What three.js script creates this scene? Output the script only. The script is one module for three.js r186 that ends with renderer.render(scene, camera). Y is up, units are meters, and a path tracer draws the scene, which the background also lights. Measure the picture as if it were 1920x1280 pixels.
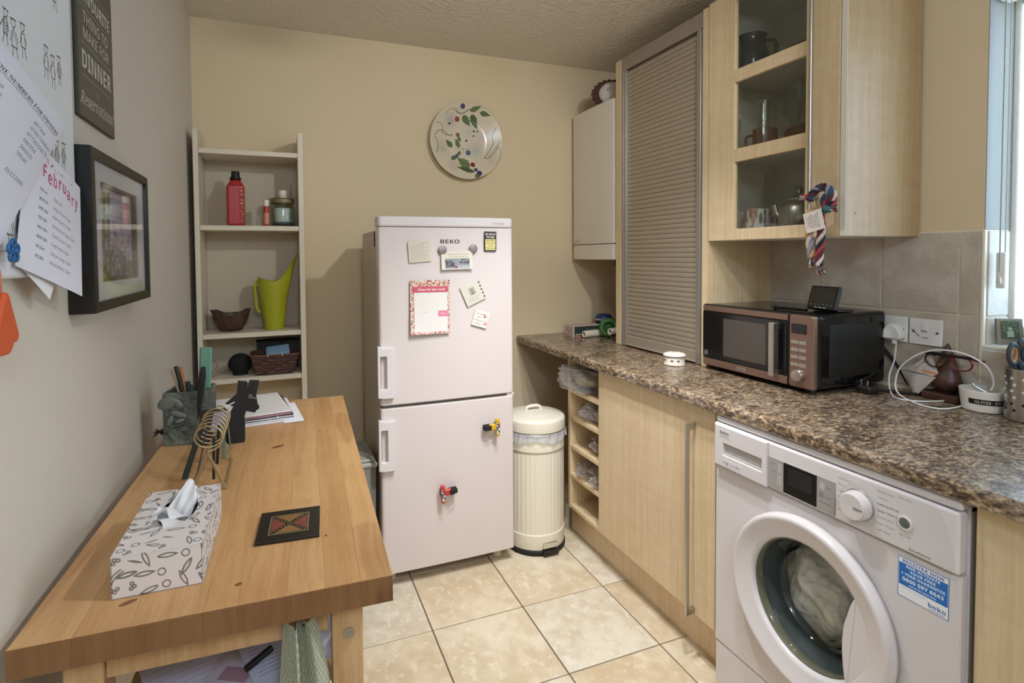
import * as THREE from 'three';
import { RoundedBoxGeometry } from 'three/addons/geometries/RoundedBoxGeometry.js';
import { mergeGeometries, toCreasedNormals } from 'three/addons/utils/BufferGeometryUtils.js';
import { FontLoader } from 'three/addons/loaders/FontLoader.js';
import { TextGeometry } from 'three/addons/geometries/TextGeometry.js';
import { RectAreaLightUniformsLib } from 'three/addons/lights/RectAreaLightUniformsLib.js';

// ---------- camera, daylight, lamps, exposure ----------
const scene = new THREE.Scene();
const camera = new THREE.PerspectiveCamera(64.628, 1.5, 0.05, 50);
camera.matrixAutoUpdate = true;
camera.position.set(0, 1.36, 0);
camera.quaternion.setFromRotationMatrix(new THREE.Matrix4().makeBasis(
  new THREE.Vector3(0.933733, -0.007969, 0.357881), new THREE.Vector3(0.019451, 0.999405, -0.028494), new THREE.Vector3(-0.357441, 0.033567, 0.933332)));
camera.setViewOffset(1920, 1280, 45, 127.3, 1920, 1280);
camera.updateProjectionMatrix();
scene.add(camera);
scene.background = new THREE.Color().setRGB(0.56, 0.78, 1.0);
scene.backgroundIntensity = 3.3;
const renderer = new THREE.WebGLRenderer({ antialias: true });
renderer.toneMapping = THREE.LinearToneMapping;
renderer.toneMappingExposure = 1.55;
renderer.shadowMap.enabled = true;
RectAreaLightUniformsLib.init();
const LAMP_COLOR = new THREE.Color().setRGB(0.97, 1.0, 1.04);
const LAMPS = [[0.72, 2.30, -1.30], [0.90, 2.30, -0.98], [1.07, 2.30, -0.66], [1.24, 2.30, -0.34]];
const AIMS = [[1.25, 0.3, -1.75], [0.75, 0, -1.9], [0.75, 1.5, -2.79], [0.02, 0.85, -0.84]], CONES = [0.75, 0.7, 0.85, 0.42], POWERS = [4.0, 4.8, 3.0, 3.6];
const FILL_LAMP = [0.15, 2.33, 0.95], FILL_LAMP_POWER = 1.9;  // fill light added behind the camera to lift the dim areas

// ---------- helpers ----------
let seed = 7;
const rnd = () => { seed = (seed * 1664525 + 1013904223) >>> 0; return seed / 4294967296; };
const rr = (a, b) => a + (b - a) * rnd();
const V = (x, y, z) => new THREE.Vector3(x, y, z);
const PI = Math.PI;
const used = new Map();
function numbered(name) { const n = used.get(name) ?? 0; used.set(name, n + 1); return n ? name + '_' + String(n).padStart(3, '0') : name; }
const org = new WeakMap();
function norm(g) {                                   // one layout for every geometry: position, normal, uv
  let h = g.index ? g.toNonIndexed() : g;
  if (!h.attributes.normal) h.computeVertexNormals();
  for (const k of Object.keys(h.attributes)) if (!['position', 'normal', 'uv'].includes(k)) h.deleteAttribute(k);
  if (!h.attributes.uv) h.setAttribute('uv', new THREE.Float32BufferAttribute(new Float32Array(h.attributes.position.count * 2), 2));
  h.morphAttributes = {};
  return h;
}
const merge = (list) => mergeGeometries(list.map(norm));
function uvBox(g, ou = 0, ov = 0) {                  // metre-true box mapping, grain along v
  g = norm(g);
  const p = g.attributes.position, n = g.attributes.normal, uv = new Float32Array(p.count * 2);
  for (let i = 0; i < p.count; i += 3) {
    let nx = 0, ny = 0, nz = 0;
    for (let k = 0; k < 3; k++) { nx += Math.abs(n.getX(i + k)); ny += Math.abs(n.getY(i + k)); nz += Math.abs(n.getZ(i + k)); }
    for (let k = i; k < i + 3; k++) {
      const x = p.getX(k), y = p.getY(k), z = p.getZ(k);
      const [u, v] = ny >= nx && ny >= nz ? [x, z] : nx >= nz ? [z, y] : [x, y];
      uv[2 * k] = u + ou; uv[2 * k + 1] = v + ov;
    }
  }
  g.setAttribute('uv', new THREE.BufferAttribute(uv, 2));
  return g;
}
function thing(name, label, category, pos = [0, 0, 0], turn = 0, group) {
  const o = new THREE.Group(); o.name = numbered(name); o.position.set(...pos); o.rotation.y = turn;
  o.userData = { label, category }; if (group) o.userData.group = group;
  scene.add(o); org.set(o, pos); return o;
}
function part(parent, name, g, mat, o = {}) {        // g in world coordinates unless o.local
  g = norm(g);
  const at = org.get(parent) ?? [0, 0, 0];
  if (!o.local) g.translate(-at[0], -at[1], -at[2]);
  if (mat.userData.box && !o.keepUV) g = uvBox(g, o.ou ?? 0, o.ov ?? 0);
  const m = new THREE.Mesh(g, mat); m.name = name; m.castShadow = m.receiveShadow = true;
  if (o.label) m.userData.label = o.label;
  if (o.kind) m.userData.kind = o.kind;
  parent.add(m); org.set(m, at); return m;
}
function single(name, label, category, g, mat, pos, o = {}) {   // a thing of one mesh; g in world coordinates
  g = norm(g); g.translate(-pos[0], -pos[1], -pos[2]);
  if (mat.userData.box && !o.keepUV) g = uvBox(g, o.ou ?? 0, o.ov ?? 0);
  const m = new THREE.Mesh(g, mat); m.name = numbered(name); m.position.set(...pos); m.castShadow = m.receiveShadow = true;
  m.userData = { label, category }; if (o.group) m.userData.group = o.group; if (o.kind) m.userData.kind = o.kind;
  scene.add(m); org.set(m, pos); return m;
}
function struct(name, g, mat, parent) {
  g = norm(g); if (mat.userData.box) g = uvBox(g);
  const m = new THREE.Mesh(g, mat); m.name = parent ? name : numbered(name); m.castShadow = m.receiveShadow = true;
  if (!parent) m.userData = { kind: 'structure' };
  (parent ?? scene).add(m); org.set(m, [0, 0, 0]); return m;
}
function copyOf(root, pos, turn, label, group) {
  const r = root.clone(); r.name = numbered(root.name.replace(/_\d\d\d$/, '')); r.position.set(...pos); r.rotation.y = turn;
  r.userData = { ...root.userData }; if (label) r.userData.label = label; if (group) r.userData.group = group;
  scene.add(r); return r;
}
// shapes
const bb = (x0, x1, y0, y1, z0, z1, r = 0.002, s = 2) => {
  const w = Math.abs(x1 - x0), h = Math.abs(y1 - y0), d = Math.abs(z1 - z0);
  const q = Math.min(r, w / 2.01, h / 2.01, d / 2.01);
  const g = q > 0 ? new RoundedBoxGeometry(w, h, d, s, q) : new THREE.BoxGeometry(w, h, d);
  return g.translate((x0 + x1) / 2, (y0 + y1) / 2, (z0 + z1) / 2);
};
const bx = (w, h, d, r = 0.002, s = 2) => bb(-w / 2, w / 2, -h / 2, h / 2, -d / 2, d / 2, r, s);
const cyl = (r0, r1, h, seg = 32) => new THREE.CylinderGeometry(r0, r1, h, seg);
const lathe = (pts, seg = 40) => new THREE.LatheGeometry(pts.map(([r, y]) => new THREE.Vector2(Math.max(r, 0.00001), y)), seg);
const tube = (pts, r, n = 40, rs = 8, closed = false) => new THREE.TubeGeometry(new THREE.CatmullRomCurve3(pts.map((p) => V(...p)), closed), n, r, rs, closed);
const rod = (a, b, r, seg = 10) => {
  const A = V(...a), B = V(...b), d = B.clone().sub(A);
  const g = new THREE.CylinderGeometry(r, r, d.length(), seg);
  g.applyQuaternion(new THREE.Quaternion().setFromUnitVectors(V(0, 1, 0), d.clone().normalize()));
  return g.translate(...A.add(B).multiplyScalar(0.5).toArray());
};
const bar = (a, b, w, t, r = 0.001) => {             // flat bar from a to b: w wide, t thick
  const A = V(...a), B = V(...b), d = B.clone().sub(A), g = bx(w, d.length(), t, r);
  g.applyQuaternion(new THREE.Quaternion().setFromUnitVectors(V(0, 1, 0), d.clone().normalize()));
  return g.translate(...A.add(B).multiplyScalar(0.5).toArray());
};
const shape = (pts) => new THREE.Shape(pts.map(([x, y]) => new THREE.Vector2(x, y)));
const ext = (sh, depth, bevel = 0, seg = 12) => new THREE.ExtrudeGeometry(sh, { depth: depth - 2 * bevel, bevelEnabled: bevel > 0, bevelThickness: bevel, bevelSize: bevel, bevelOffset: -bevel, bevelSegments: 2, curveSegments: seg }).translate(0, 0, bevel);
const turnTo = (g, dir) => dir === 'left' ? g.rotateY(-PI / 2) : dir === 'right' ? g.rotateY(PI / 2) : dir === 'up' ? g.rotateX(-PI / 2) : g;   // +z face turned to -x, +x, +y
function faceUV(g, w, h) {                           // front (+z) of a w x h piece centred on the origin gets 0..1; other sides take the border colour
  g = norm(g); const p = g.attributes.position, n = g.attributes.normal, uv = new Float32Array(p.count * 2);
  for (let i = 0; i < p.count; i++) {
    if (n.getZ(i) > 0.3) { uv[2 * i] = Math.min(0.999, Math.max(0.001, p.getX(i) / w + 0.5)); uv[2 * i + 1] = Math.min(0.999, Math.max(0.001, p.getY(i) / h + 0.5)); } else { uv[2 * i] = 0.004; uv[2 * i + 1] = 0.004; }
  }
  g.setAttribute('uv', new THREE.BufferAttribute(uv, 2)); return g;
}
function sheet(w, h, t, fn, nx = 16, ny = 16) {      // a bent sheet with thickness, print on +z
  const g = new THREE.BoxGeometry(w, h, t, nx, ny, 1); const f = faceUV(g, w, h), p = f.attributes.position;
  for (let i = 0; i < p.count; i++) p.setZ(i, p.getZ(i) + fn(p.getX(i) / w + 0.5, p.getY(i) / h + 0.5));
  f.computeVertexNormals(); return f;
}
function quadSheet(a, b, c, d, bulge = 0, t = 0.0006, n = 14) {   // sheet through four corners: bottom-left, bottom-right, top-right, top-left
  const g = faceUV(new THREE.BoxGeometry(1, 1, t, n, n, 1), 1, 1), p = g.attributes.position, A = V(...a), B = V(...b), Cc = V(...c), D = V(...d), N = B.clone().sub(A).cross(D.clone().sub(A)).normalize();
  for (let i = 0; i < p.count; i++) { const u = p.getX(i) + 0.5, v = p.getY(i) + 0.5, z = p.getZ(i), q = A.clone().multiplyScalar((1 - u) * (1 - v)).addScaledVector(B, u * (1 - v)).addScaledVector(Cc, u * v).addScaledVector(D, (1 - u) * v).addScaledVector(N, z + bulge * 4 * u * (1 - u) * (0.4 + 0.6 * Math.sin(v * PI))); p.setXYZ(i, q.x, q.y, q.z); }
  g.computeVertexNormals(); return g;
}
const card = (w, h, t = 0.001) => faceUV(new THREE.BoxGeometry(w, h, t), w, h);
const place = (g, x, y, z) => g.translate(x, y, z);

// ---------- materials ----------
function mat(color, roughness = 0.6, o = {}) {
  const phys = ['transmission', 'clearcoat', 'sheen', 'ior', 'thickness', 'anisotropy'].some((k) => k in o);
  const { box, ...rest } = o;
  const m = new (phys ? THREE.MeshPhysicalMaterial : THREE.MeshStandardMaterial)({ roughness, ...rest });
  if (color !== null) m.color.set(color);
  if (box) m.userData.box = true;
  return m;
}
function tex(n, fn, o = {}) {                        // n x n colour texture, fn(u, v) -> [r, g, b] in sRGB 0..255
  const d = new Uint8Array(n * n * 4);
  for (let y = 0; y < n; y++) for (let x = 0; x < n; x++) { const c = fn(x / n, y / n), i = 4 * (y * n + x); d[i] = c[0]; d[i + 1] = c[1]; d[i + 2] = c[2]; d[i + 3] = 255; }
  const t = new THREE.DataTexture(d, n, n); t.wrapS = t.wrapT = THREE.RepeatWrapping; t.magFilter = THREE.LinearFilter; t.minFilter = THREE.LinearMipmapLinearFilter; t.generateMipmaps = true;
  if (!o.data) t.colorSpace = THREE.SRGBColorSpace;
  if (o.rep) t.repeat.set(...o.rep);
  t.needsUpdate = true; return t;
}
const hash = (x, y, s) => { let h = Math.imul(x, 374761393) + Math.imul(y, 668265263) + Math.imul(s, 974634777); h = Math.imul(h ^ (h >>> 13), 1274126177); return ((h ^ (h >>> 16)) >>> 0) / 4294967296; };
function vn(u, v, fx, fy, s) {                       // tileable value noise
  const x = u * fx, y = v * fy, i = Math.floor(x), j = Math.floor(y), a = x - i, b = y - j, sx = a * a * (3 - 2 * a), sy = b * b * (3 - 2 * b);
  const h = (p, q) => hash(((p % fx) + fx) % fx, ((q % fy) + fy) % fy, s);
  return (h(i, j) * (1 - sx) + h(i + 1, j) * sx) * (1 - sy) + (h(i, j + 1) * (1 - sx) + h(i + 1, j + 1) * sx) * sy;
}
const fbm = (u, v, fx, fy, s, o = 4) => { let t = 0, a = 0.5, n = 0; for (let k = 0; k < o; k++) { t += a * vn(u, v, fx << k, fy << k, s + k); n += a; a *= 0.55; } return t / n; };
const mix = (a, b, t) => [a[0] + (b[0] - a[0]) * t, a[1] + (b[1] - a[1]) * t, a[2] + (b[2] - a[2]) * t];
const sstep = (a, b, x) => { const t = Math.min(1, Math.max(0, (x - a) / (b - a))); return t * t * (3 - 2 * t); };
function canvasTex(w, h, draw) {
  const c = document.createElement('canvas'); c.width = w; c.height = h; const k = c.getContext('2d'); draw(k, w, h);
  const t = new THREE.CanvasTexture(c); t.colorSpace = THREE.SRGBColorSpace; t.magFilter = THREE.LinearFilter; t.anisotropy = 8; return t;
}
const printed = (w, h, draw, rough = 0.6, o = {}) => mat('#ffffff', rough, { map: canvasTex(w, h, draw), ...o });
const fill = (k, c, x, y, w, h) => { k.fillStyle = c; k.fillRect(x, y, w, h); };
const txt = (k, s, x, y, font, c = '#222', al = 'center') => { k.font = font; k.fillStyle = c; k.textAlign = al; k.textBaseline = 'middle'; k.fillText(s, x, y); };

const T = {};
T.wallBump = tex(512, (u, v) => { const n = 255 * (0.6 * fbm(u, v, 40, 40, 3, 3) + 0.4 * fbm(u, v, 6, 6, 9, 3)); return [n, n, n]; }, { data: true, rep: [0.8, 0.8] });
T.artex = tex(512, (u, v) => { const n = 255 * Math.pow(fbm(u, v, 48, 48, 21, 3), 1.5); return [n, n, n]; }, { data: true, rep: [1.6, 1.6] });
const mapleFn = (tone) => (u, v) => {
  const w = fbm(u, v, 4, 2, 31, 3), streak = fbm(u + 0.03 * (w - 0.5), v, 96, 3, 33, 3), fig = fbm(u, v, 10, 60, 37, 2), fine = vn(u, v, 300, 40, 39);
  const t = 0.5 * streak + 0.22 * fig + 0.18 * fine + 0.25 * w;
  return mix(tone[0], tone[1], sstep(0.3, 0.85, t));
};
T.maple = tex(768, mapleFn([[228, 206, 168], [214, 187, 146]]), { rep: [1.6, 0.9] });
T.beech = tex(1024, (u, v) => {
  const w = fbm(u, v, 5, 2, 41, 3), g = fbm(u + 0.06 * (w - 0.5), v, 80, 2, 43, 4), fl = vn(u, v, 420, 30, 47), blot = fbm(u, v, 5, 6, 49, 3);
  let c = mix([206, 169, 123], [184, 143, 97], sstep(0.25, 0.85, 0.5 * g + 0.2 * fl + 0.4 * blot - 0.05));
  const kn = sstep(0.83, 0.9, vn(u, v, 9, 5, 51)); c = mix(c, [112, 70, 42], kn * 0.45 * g);
  return c;
}, { rep: [1.3, 1.3] });
T.granite = tex(1024, (u, v) => {
  const a = fbm(u + 0.02 * fbm(u, v, 20, 20, 77, 2), v, 40, 70, 61, 4), b = fbm(u, v, 90, 150, 67, 3), c = fbm(u, v, 9, 12, 71, 3), d = vn(u, v, 240, 300, 73);
  const t = 0.42 * a + 0.44 * b + 0.14 * c;
  let col = t < 0.44 ? mix([48, 40, 36], [94, 77, 63], sstep(0.3, 0.44, t)) : t < 0.53 ? mix([94, 77, 63], [146, 121, 94], sstep(0.44, 0.53, t)) : mix([146, 121, 94], [204, 182, 148], sstep(0.53, 0.7, t));
  col = mix(col, [120, 112, 114], 0.22 * sstep(0.5, 0.66, c));
  return mix(col, d > 0.5 ? [210, 186, 150] : [30, 25, 24], 0.16 * Math.abs(d - 0.5) * 2);
}, { rep: [1.7, 1.7] });
T.floorTile = tex(768, (u, v) => {
  const a = fbm(u, v, 6, 6, 81, 4), b = fbm(u, v, 26, 26, 83, 4), c = sstep(0.66, 0.8, fbm(u, v, 40, 40, 87, 2));
  let col = mix([224, 214, 194], [206, 190, 164], sstep(0.3, 0.72, 0.5 * a + 0.5 * b));
  return mix(col, [236, 228, 212], 0.5 * c);
}, { rep: [1.1, 1.1] });
T.wallTile = tex(512, (u, v) => { const b = fbm(u, v, 14, 14, 91, 4), d = vn(u, v, 150, 150, 93); return mix([206, 196, 180], [186, 174, 156], sstep(0.25, 0.75, 0.8 * b + 0.2 * d)); }, { rep: [1.3, 1.3] });
T.brush = tex(256, (u, v) => { const n = 110 + 70 * (vn(u, v, 4, 256, 95) * 0.6 + vn(u, v, 2, 128, 96) * 0.4); return [n, n, n]; }, { data: true, rep: [3, 3] });

const M = {
  wall: mat('#e0cca8', 0.92, { bumpMap: T.wallBump, bumpScale: 0.0012, box: true }),
  wallDaylit: mat('#d2c9ba', 0.92, { bumpMap: T.wallBump, bumpScale: 0.0012, box: true }),  // the cream wall paint with the daylight cast put into its colour
  ceiling: mat('#e6ddcd', 0.95, { bumpMap: T.artex, bumpScale: 0.006, box: true }),
  floorTile: mat('#ffffff', 0.38, { map: T.floorTile, box: true }),
  grout: mat('#6b5a47', 0.95),
  wallTile: mat('#ffffff', 0.3, { map: T.wallTile, box: true }),
  wallGrout: mat('#e6dcc4', 0.85),
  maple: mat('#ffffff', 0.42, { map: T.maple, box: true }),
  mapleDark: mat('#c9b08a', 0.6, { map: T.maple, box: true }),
  beech: mat('#ffffff', 0.42, { map: T.beech, box: true }),
  beechEnd: mat('#a5917f', 0.6, { map: T.beech, box: true }),
  granite: mat('#ffffff', 0.3, { map: T.granite, box: true, clearcoat: 0.4, clearcoatRoughness: 0.2 }),
  white: mat('#dcd5d4', 0.22), whiteMatte: mat('#e9e6e0', 0.6), shelfWhite: mat('#dccfb8', 0.42), shelfBackShaded: mat('#c3b59c', 0.6),
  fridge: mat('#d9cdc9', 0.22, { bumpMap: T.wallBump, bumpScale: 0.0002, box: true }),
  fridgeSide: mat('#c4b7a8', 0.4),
  steel: mat('#b9b4ab', 0.32, { metalness: 0.9 }), chrome: mat('#d8d8d8', 0.12, { metalness: 1 }), alu: mat('#b3aea5', 0.38, { metalness: 0.75 }),
  slat: mat('#b6aa98', 0.4, { metalness: 0.45 }),
  black: mat('#15130f', 0.45), blackGloss: mat('#0e0e10', 0.12), blackMatte: mat('#1b1a1a', 0.8), rubber: mat('#191715', 0.7),
  cream: mat('#e6decb', 0.32), glass: mat('#ffffff', 0.03, { transmission: 1, thickness: 0, ior: 1.5 }),
  paper: mat('#f0eef0', 0.8), plasticWhite: mat('#eeece8', 0.3), gold: mat('#b39c76', 0.38, { metalness: 0.6 }),
};
// ---------- the room ----------
const XL = -0.365, XR = 1.935, ZB = -2.79, ZF = 1.75, H = 2.45, WT = 0.12;
const WIN = { z0: -0.965, z1: 0.25, y0: 1.085, y1: 2.14, depth: 0.24 };
struct('wall_back', bb(XL - WT, XR + 0.24, -0.15, H, ZB - WT, ZB, 0), M.wall);
struct('wall_left', bb(XL - WT, XL, -0.15, H, ZB, ZF, 0), M.wallDaylit);
struct('wall_front', bb(XL - WT, XR + 0.24, -0.15, H, ZF, ZF + WT, 0), M.wall);
const wallRight = struct('wall_right', merge([
  bb(XR, XR + WIN.depth, -0.15, H, ZB, WIN.z0, 0), bb(XR, XR + WIN.depth, -0.15, H, WIN.z1, ZF, 0),
  bb(XR, XR + WIN.depth, -0.15, WIN.y0 - 0.02, WIN.z0, WIN.z1, 0), bb(XR, XR + WIN.depth, WIN.y1, H, WIN.z0, WIN.z1, 0)]), M.wall);
struct('ceiling', bb(XL - WT, XR + 0.24, H, H + 0.1, ZB - WT, ZF + WT, 0), M.ceiling);
// floor: a bed of grout, each tile its own piece
const floor = struct('floor', bb(XL, XR, -0.15, -0.004, ZB, ZF, 0), M.grout);
{
  const P = 0.36, gap = 0.0045, variants = [];
  const mats = ['#fffaf2', '#fbf3e8', '#ffffff'].map((c) => { const m = M.floorTile.clone(); m.color.set(c); m.userData.box = true; return m; });
  const cut = (a, b, lo, hi) => [Math.max(a, lo), Math.min(b, hi)];
  const cache = new Map();
  for (let i = -3; i < 6; i++) for (let j = -4; j < 12; j++) {
    const [x0, x1] = cut(0.488 + (i - 1) * P + gap / 2, 0.488 + i * P - gap / 2, XL, XR), [z0, z1] = cut(-1.866 + (j - 1) * P + gap / 2, -1.866 + j * P - gap / 2, ZB, ZF);
    if (x1 - x0 < 0.01 || z1 - z0 < 0.01) continue;
    const w = x1 - x0, d = z1 - z0, k = (i * 7 + j * 3 + 70) % 4, key = w.toFixed(4) + d.toFixed(4) + k;
    if (!cache.has(key)) cache.set(key, uvBox(bx(w, 0.01, d, 0.0022, 2), k * 0.31, k * 0.47));
    const m = new THREE.Mesh(cache.get(key), mats[(i * 5 + j * 2 + 50) % 3]); m.name = 'floor_tile'; m.receiveShadow = m.castShadow = true;
    m.position.set((x0 + x1) / 2, -0.005 + 0.0006 * hash(i + 9, j + 9, 2), (z0 + z1) / 2); floor.add(m);
  }
}
// splashback tiles on the right wall, and the tiled cheek of the window
{
  const PZ = 0.2267, PY = 0.25, g = 0.0042, Y0 = 0.918, cache = new Map();
  const grout = struct('tile_grout', merge([bb(XR - 0.005, XR, 0.90, 1.424, -1.70, WIN.z0, 0), bb(XR - 0.005, XR, 0.90, WIN.y0 - 0.012, WIN.z0, WIN.z1, 0), bb(XR, XR + 0.115, WIN.y0 - 0.01, 1.424, WIN.z0, WIN.z0 + 0.005, 0)]), M.wallGrout, wallRight);
  const put = (w, h, turn, x, y, z, k) => {
    const key = w.toFixed(4) + h.toFixed(4) + turn + k;
    if (!cache.has(key)) { let q = bx(w, h, 0.008, 0.0025, 2); if (turn) q.rotateY(-PI / 2); cache.set(key, uvBox(q, k * 0.37, k * 0.53)); }
    const m = new THREE.Mesh(cache.get(key), M.wallTile); m.name = 'wall_tile'; m.position.set(x, y, z); m.castShadow = m.receiveShadow = true; wallRight.add(m);
  };
  for (let i = 0; i < 4; i++) for (let j = 0; j < 2; j++) {
    const z0 = -1.700 + i * PZ + g / 2, z1 = Math.min(-1.700 + (i + 1) * PZ - g / 2, WIN.z0 - 0.004), y0 = Y0 + j * PY + g / 2, y1 = Y0 + (j + 1) * PY - g / 2 + (j ? 0.004 : 0);
    if (z1 - z0 < 0.01) continue;
    put(z1 - z0, y1 - y0, true, XR - 0.005, (y0 + y1) / 2, (z0 + z1) / 2, (i + 2 * j) % 3);
  }
  for (let i = 0; i < 5; i++) { const z0 = Math.max(WIN.z0 + 0.004, -1.02 + i * PZ + g / 2), z1 = -1.02 + (i + 1) * PZ - g / 2; put(z1 - z0, 0.15, true, XR - 0.005, Y0 + g / 2 + 0.075, (z0 + z1) / 2, i % 3); }
  for (const [y0, y1] of [[WIN.y0, 1.168 - g], [1.168, 1.42]]) put(0.105, y1 - y0, false, XR + 0.062, (y0 + y1) / 2, WIN.z0 + 0.005, 1);
  struct('tile_trim', merge([bb(XR - 0.009, XR + 0.006, 0.905, 1.424, WIN.z0 - 0.002, WIN.z0 + 0.008, 0.004), bb(XR - 0.009, XR + 0.006, WIN.y0 - 0.012, WIN.y0, WIN.z0, WIN.z1, 0.004)]), M.cream, wallRight);
}
struct('reveal_paint', bb(XR + 0.002, XR + 0.124, 1.425, WIN.y1, WIN.z0, WIN.z0 + 0.003, 0), mat('#a09f9a', 0.8), wallRight);
// window
const win = new THREE.Group(); win.name = 'window_1'; win.userData = { kind: 'structure' }; scene.add(win);
{
  const xf = XR + 0.125, f = [];
  const fr = (y0, y1, z0, z1, d = 0.065) => bb(xf, xf + d, y0, y1, z0, z1, 0.006, 3);
  part(win, 'window_frame', merge([fr(WIN.y0, WIN.y1, WIN.z0, WIN.z0 + 0.018), fr(WIN.y0, WIN.y1, WIN.z1 - 0.045, WIN.z1), fr(WIN.y0, WIN.y0 + 0.05, WIN.z0 + 0.018, WIN.z1 - 0.045), fr(WIN.y1 - 0.05, WIN.y1, WIN.z0 + 0.018, WIN.z1 - 0.045), fr(WIN.y0 + 0.05, WIN.y1 - 0.05, -0.385, -0.33)]), M.plasticWhite);
  part(win, 'window_pane', bb(xf + 0.028, xf + 0.032, WIN.y0 + 0.05, WIN.y1 - 0.05, WIN.z0 + 0.018, -0.385, 0), M.glass);
  part(win, 'window_pane', bb(xf + 0.028, xf + 0.032, WIN.y0 + 0.05, WIN.y1 - 0.05, -0.33, WIN.z1 - 0.045, 0), M.glass);
  part(win, 'window_sill', bb(XR - 0.006, xf, WIN.y0 - 0.02, WIN.y0, WIN.z0 + 0.004, WIN.z1, 0.004), M.plasticWhite);
}
// ceiling lamp: a bar with three shaded spot heads
const glow = mat('#fff2dc', 0.4, { emissive: new THREE.Color().setRGB(1, 0.82, 0.58), emissiveIntensity: 6 });
{
  const t = thing('ceiling_spot_bar', 'brushed metal ceiling bar carrying four round spot heads', 'ceiling light', [0.98, H, -0.82]);
  part(t, 'bar', bar([0.68, 2.432, -1.38], [1.28, 2.432, -0.26], 0.05, 0.035, 0.006), M.steel);
  LAMPS.forEach(([x, y, z], i) => {
    const s = part(t, 'spot_head', lathe([[0.004, 0.11], [0.02, 0.10], [0.028, 0.05], [0.045, 0.0], [0.043, 0.0], [0.026, 0.05], [0.004, 0.06]]).translate(x, y, z), M.steel);
    part(s, 'bulb', lathe([[0.0001, -0.004], [0.03, 0.0], [0.036, 0.012], [0.0001, 0.014]]).translate(x, y + 0.003, z), glow);
    const L = new THREE.SpotLight(LAMP_COLOR, POWERS[i], 0, CONES[i], 1, 2);
    L.position.set(x, y - 0.012, z); L.target.position.set(...AIMS[i]); L.castShadow = true; L.shadow.mapSize.set(1024, 1024); L.shadow.radius = 2; L.name = 'lamp_light';
    scene.add(L, L.target);
  });
}
{
  const [x, y, z] = FILL_LAMP, t = thing('added_fill_dome', 'round white glass dome added unseen behind the viewer as fill light', 'ceiling light', [x, H, z]);  // added dome, out of view, holding the fill light
  part(t, 'dome', lathe([[0.0001, -0.10], [0.08, -0.085], [0.125, -0.04], [0.135, -0.006], [0.135, 0]]).translate(x, H, z), mat('#fff4e2', 0.5, { emissive: new THREE.Color().setRGB(1, 0.85, 0.64), emissiveIntensity: 2.2 }));
  const L = new THREE.PointLight(new THREE.Color().setRGB(0.78, 0.98, 1.32), FILL_LAMP_POWER, 0, 2); L.position.set(x, H - 0.2, z); L.castShadow = true; L.shadow.radius = 8; L.name = 'fill_light'; scene.add(L);
}
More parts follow.
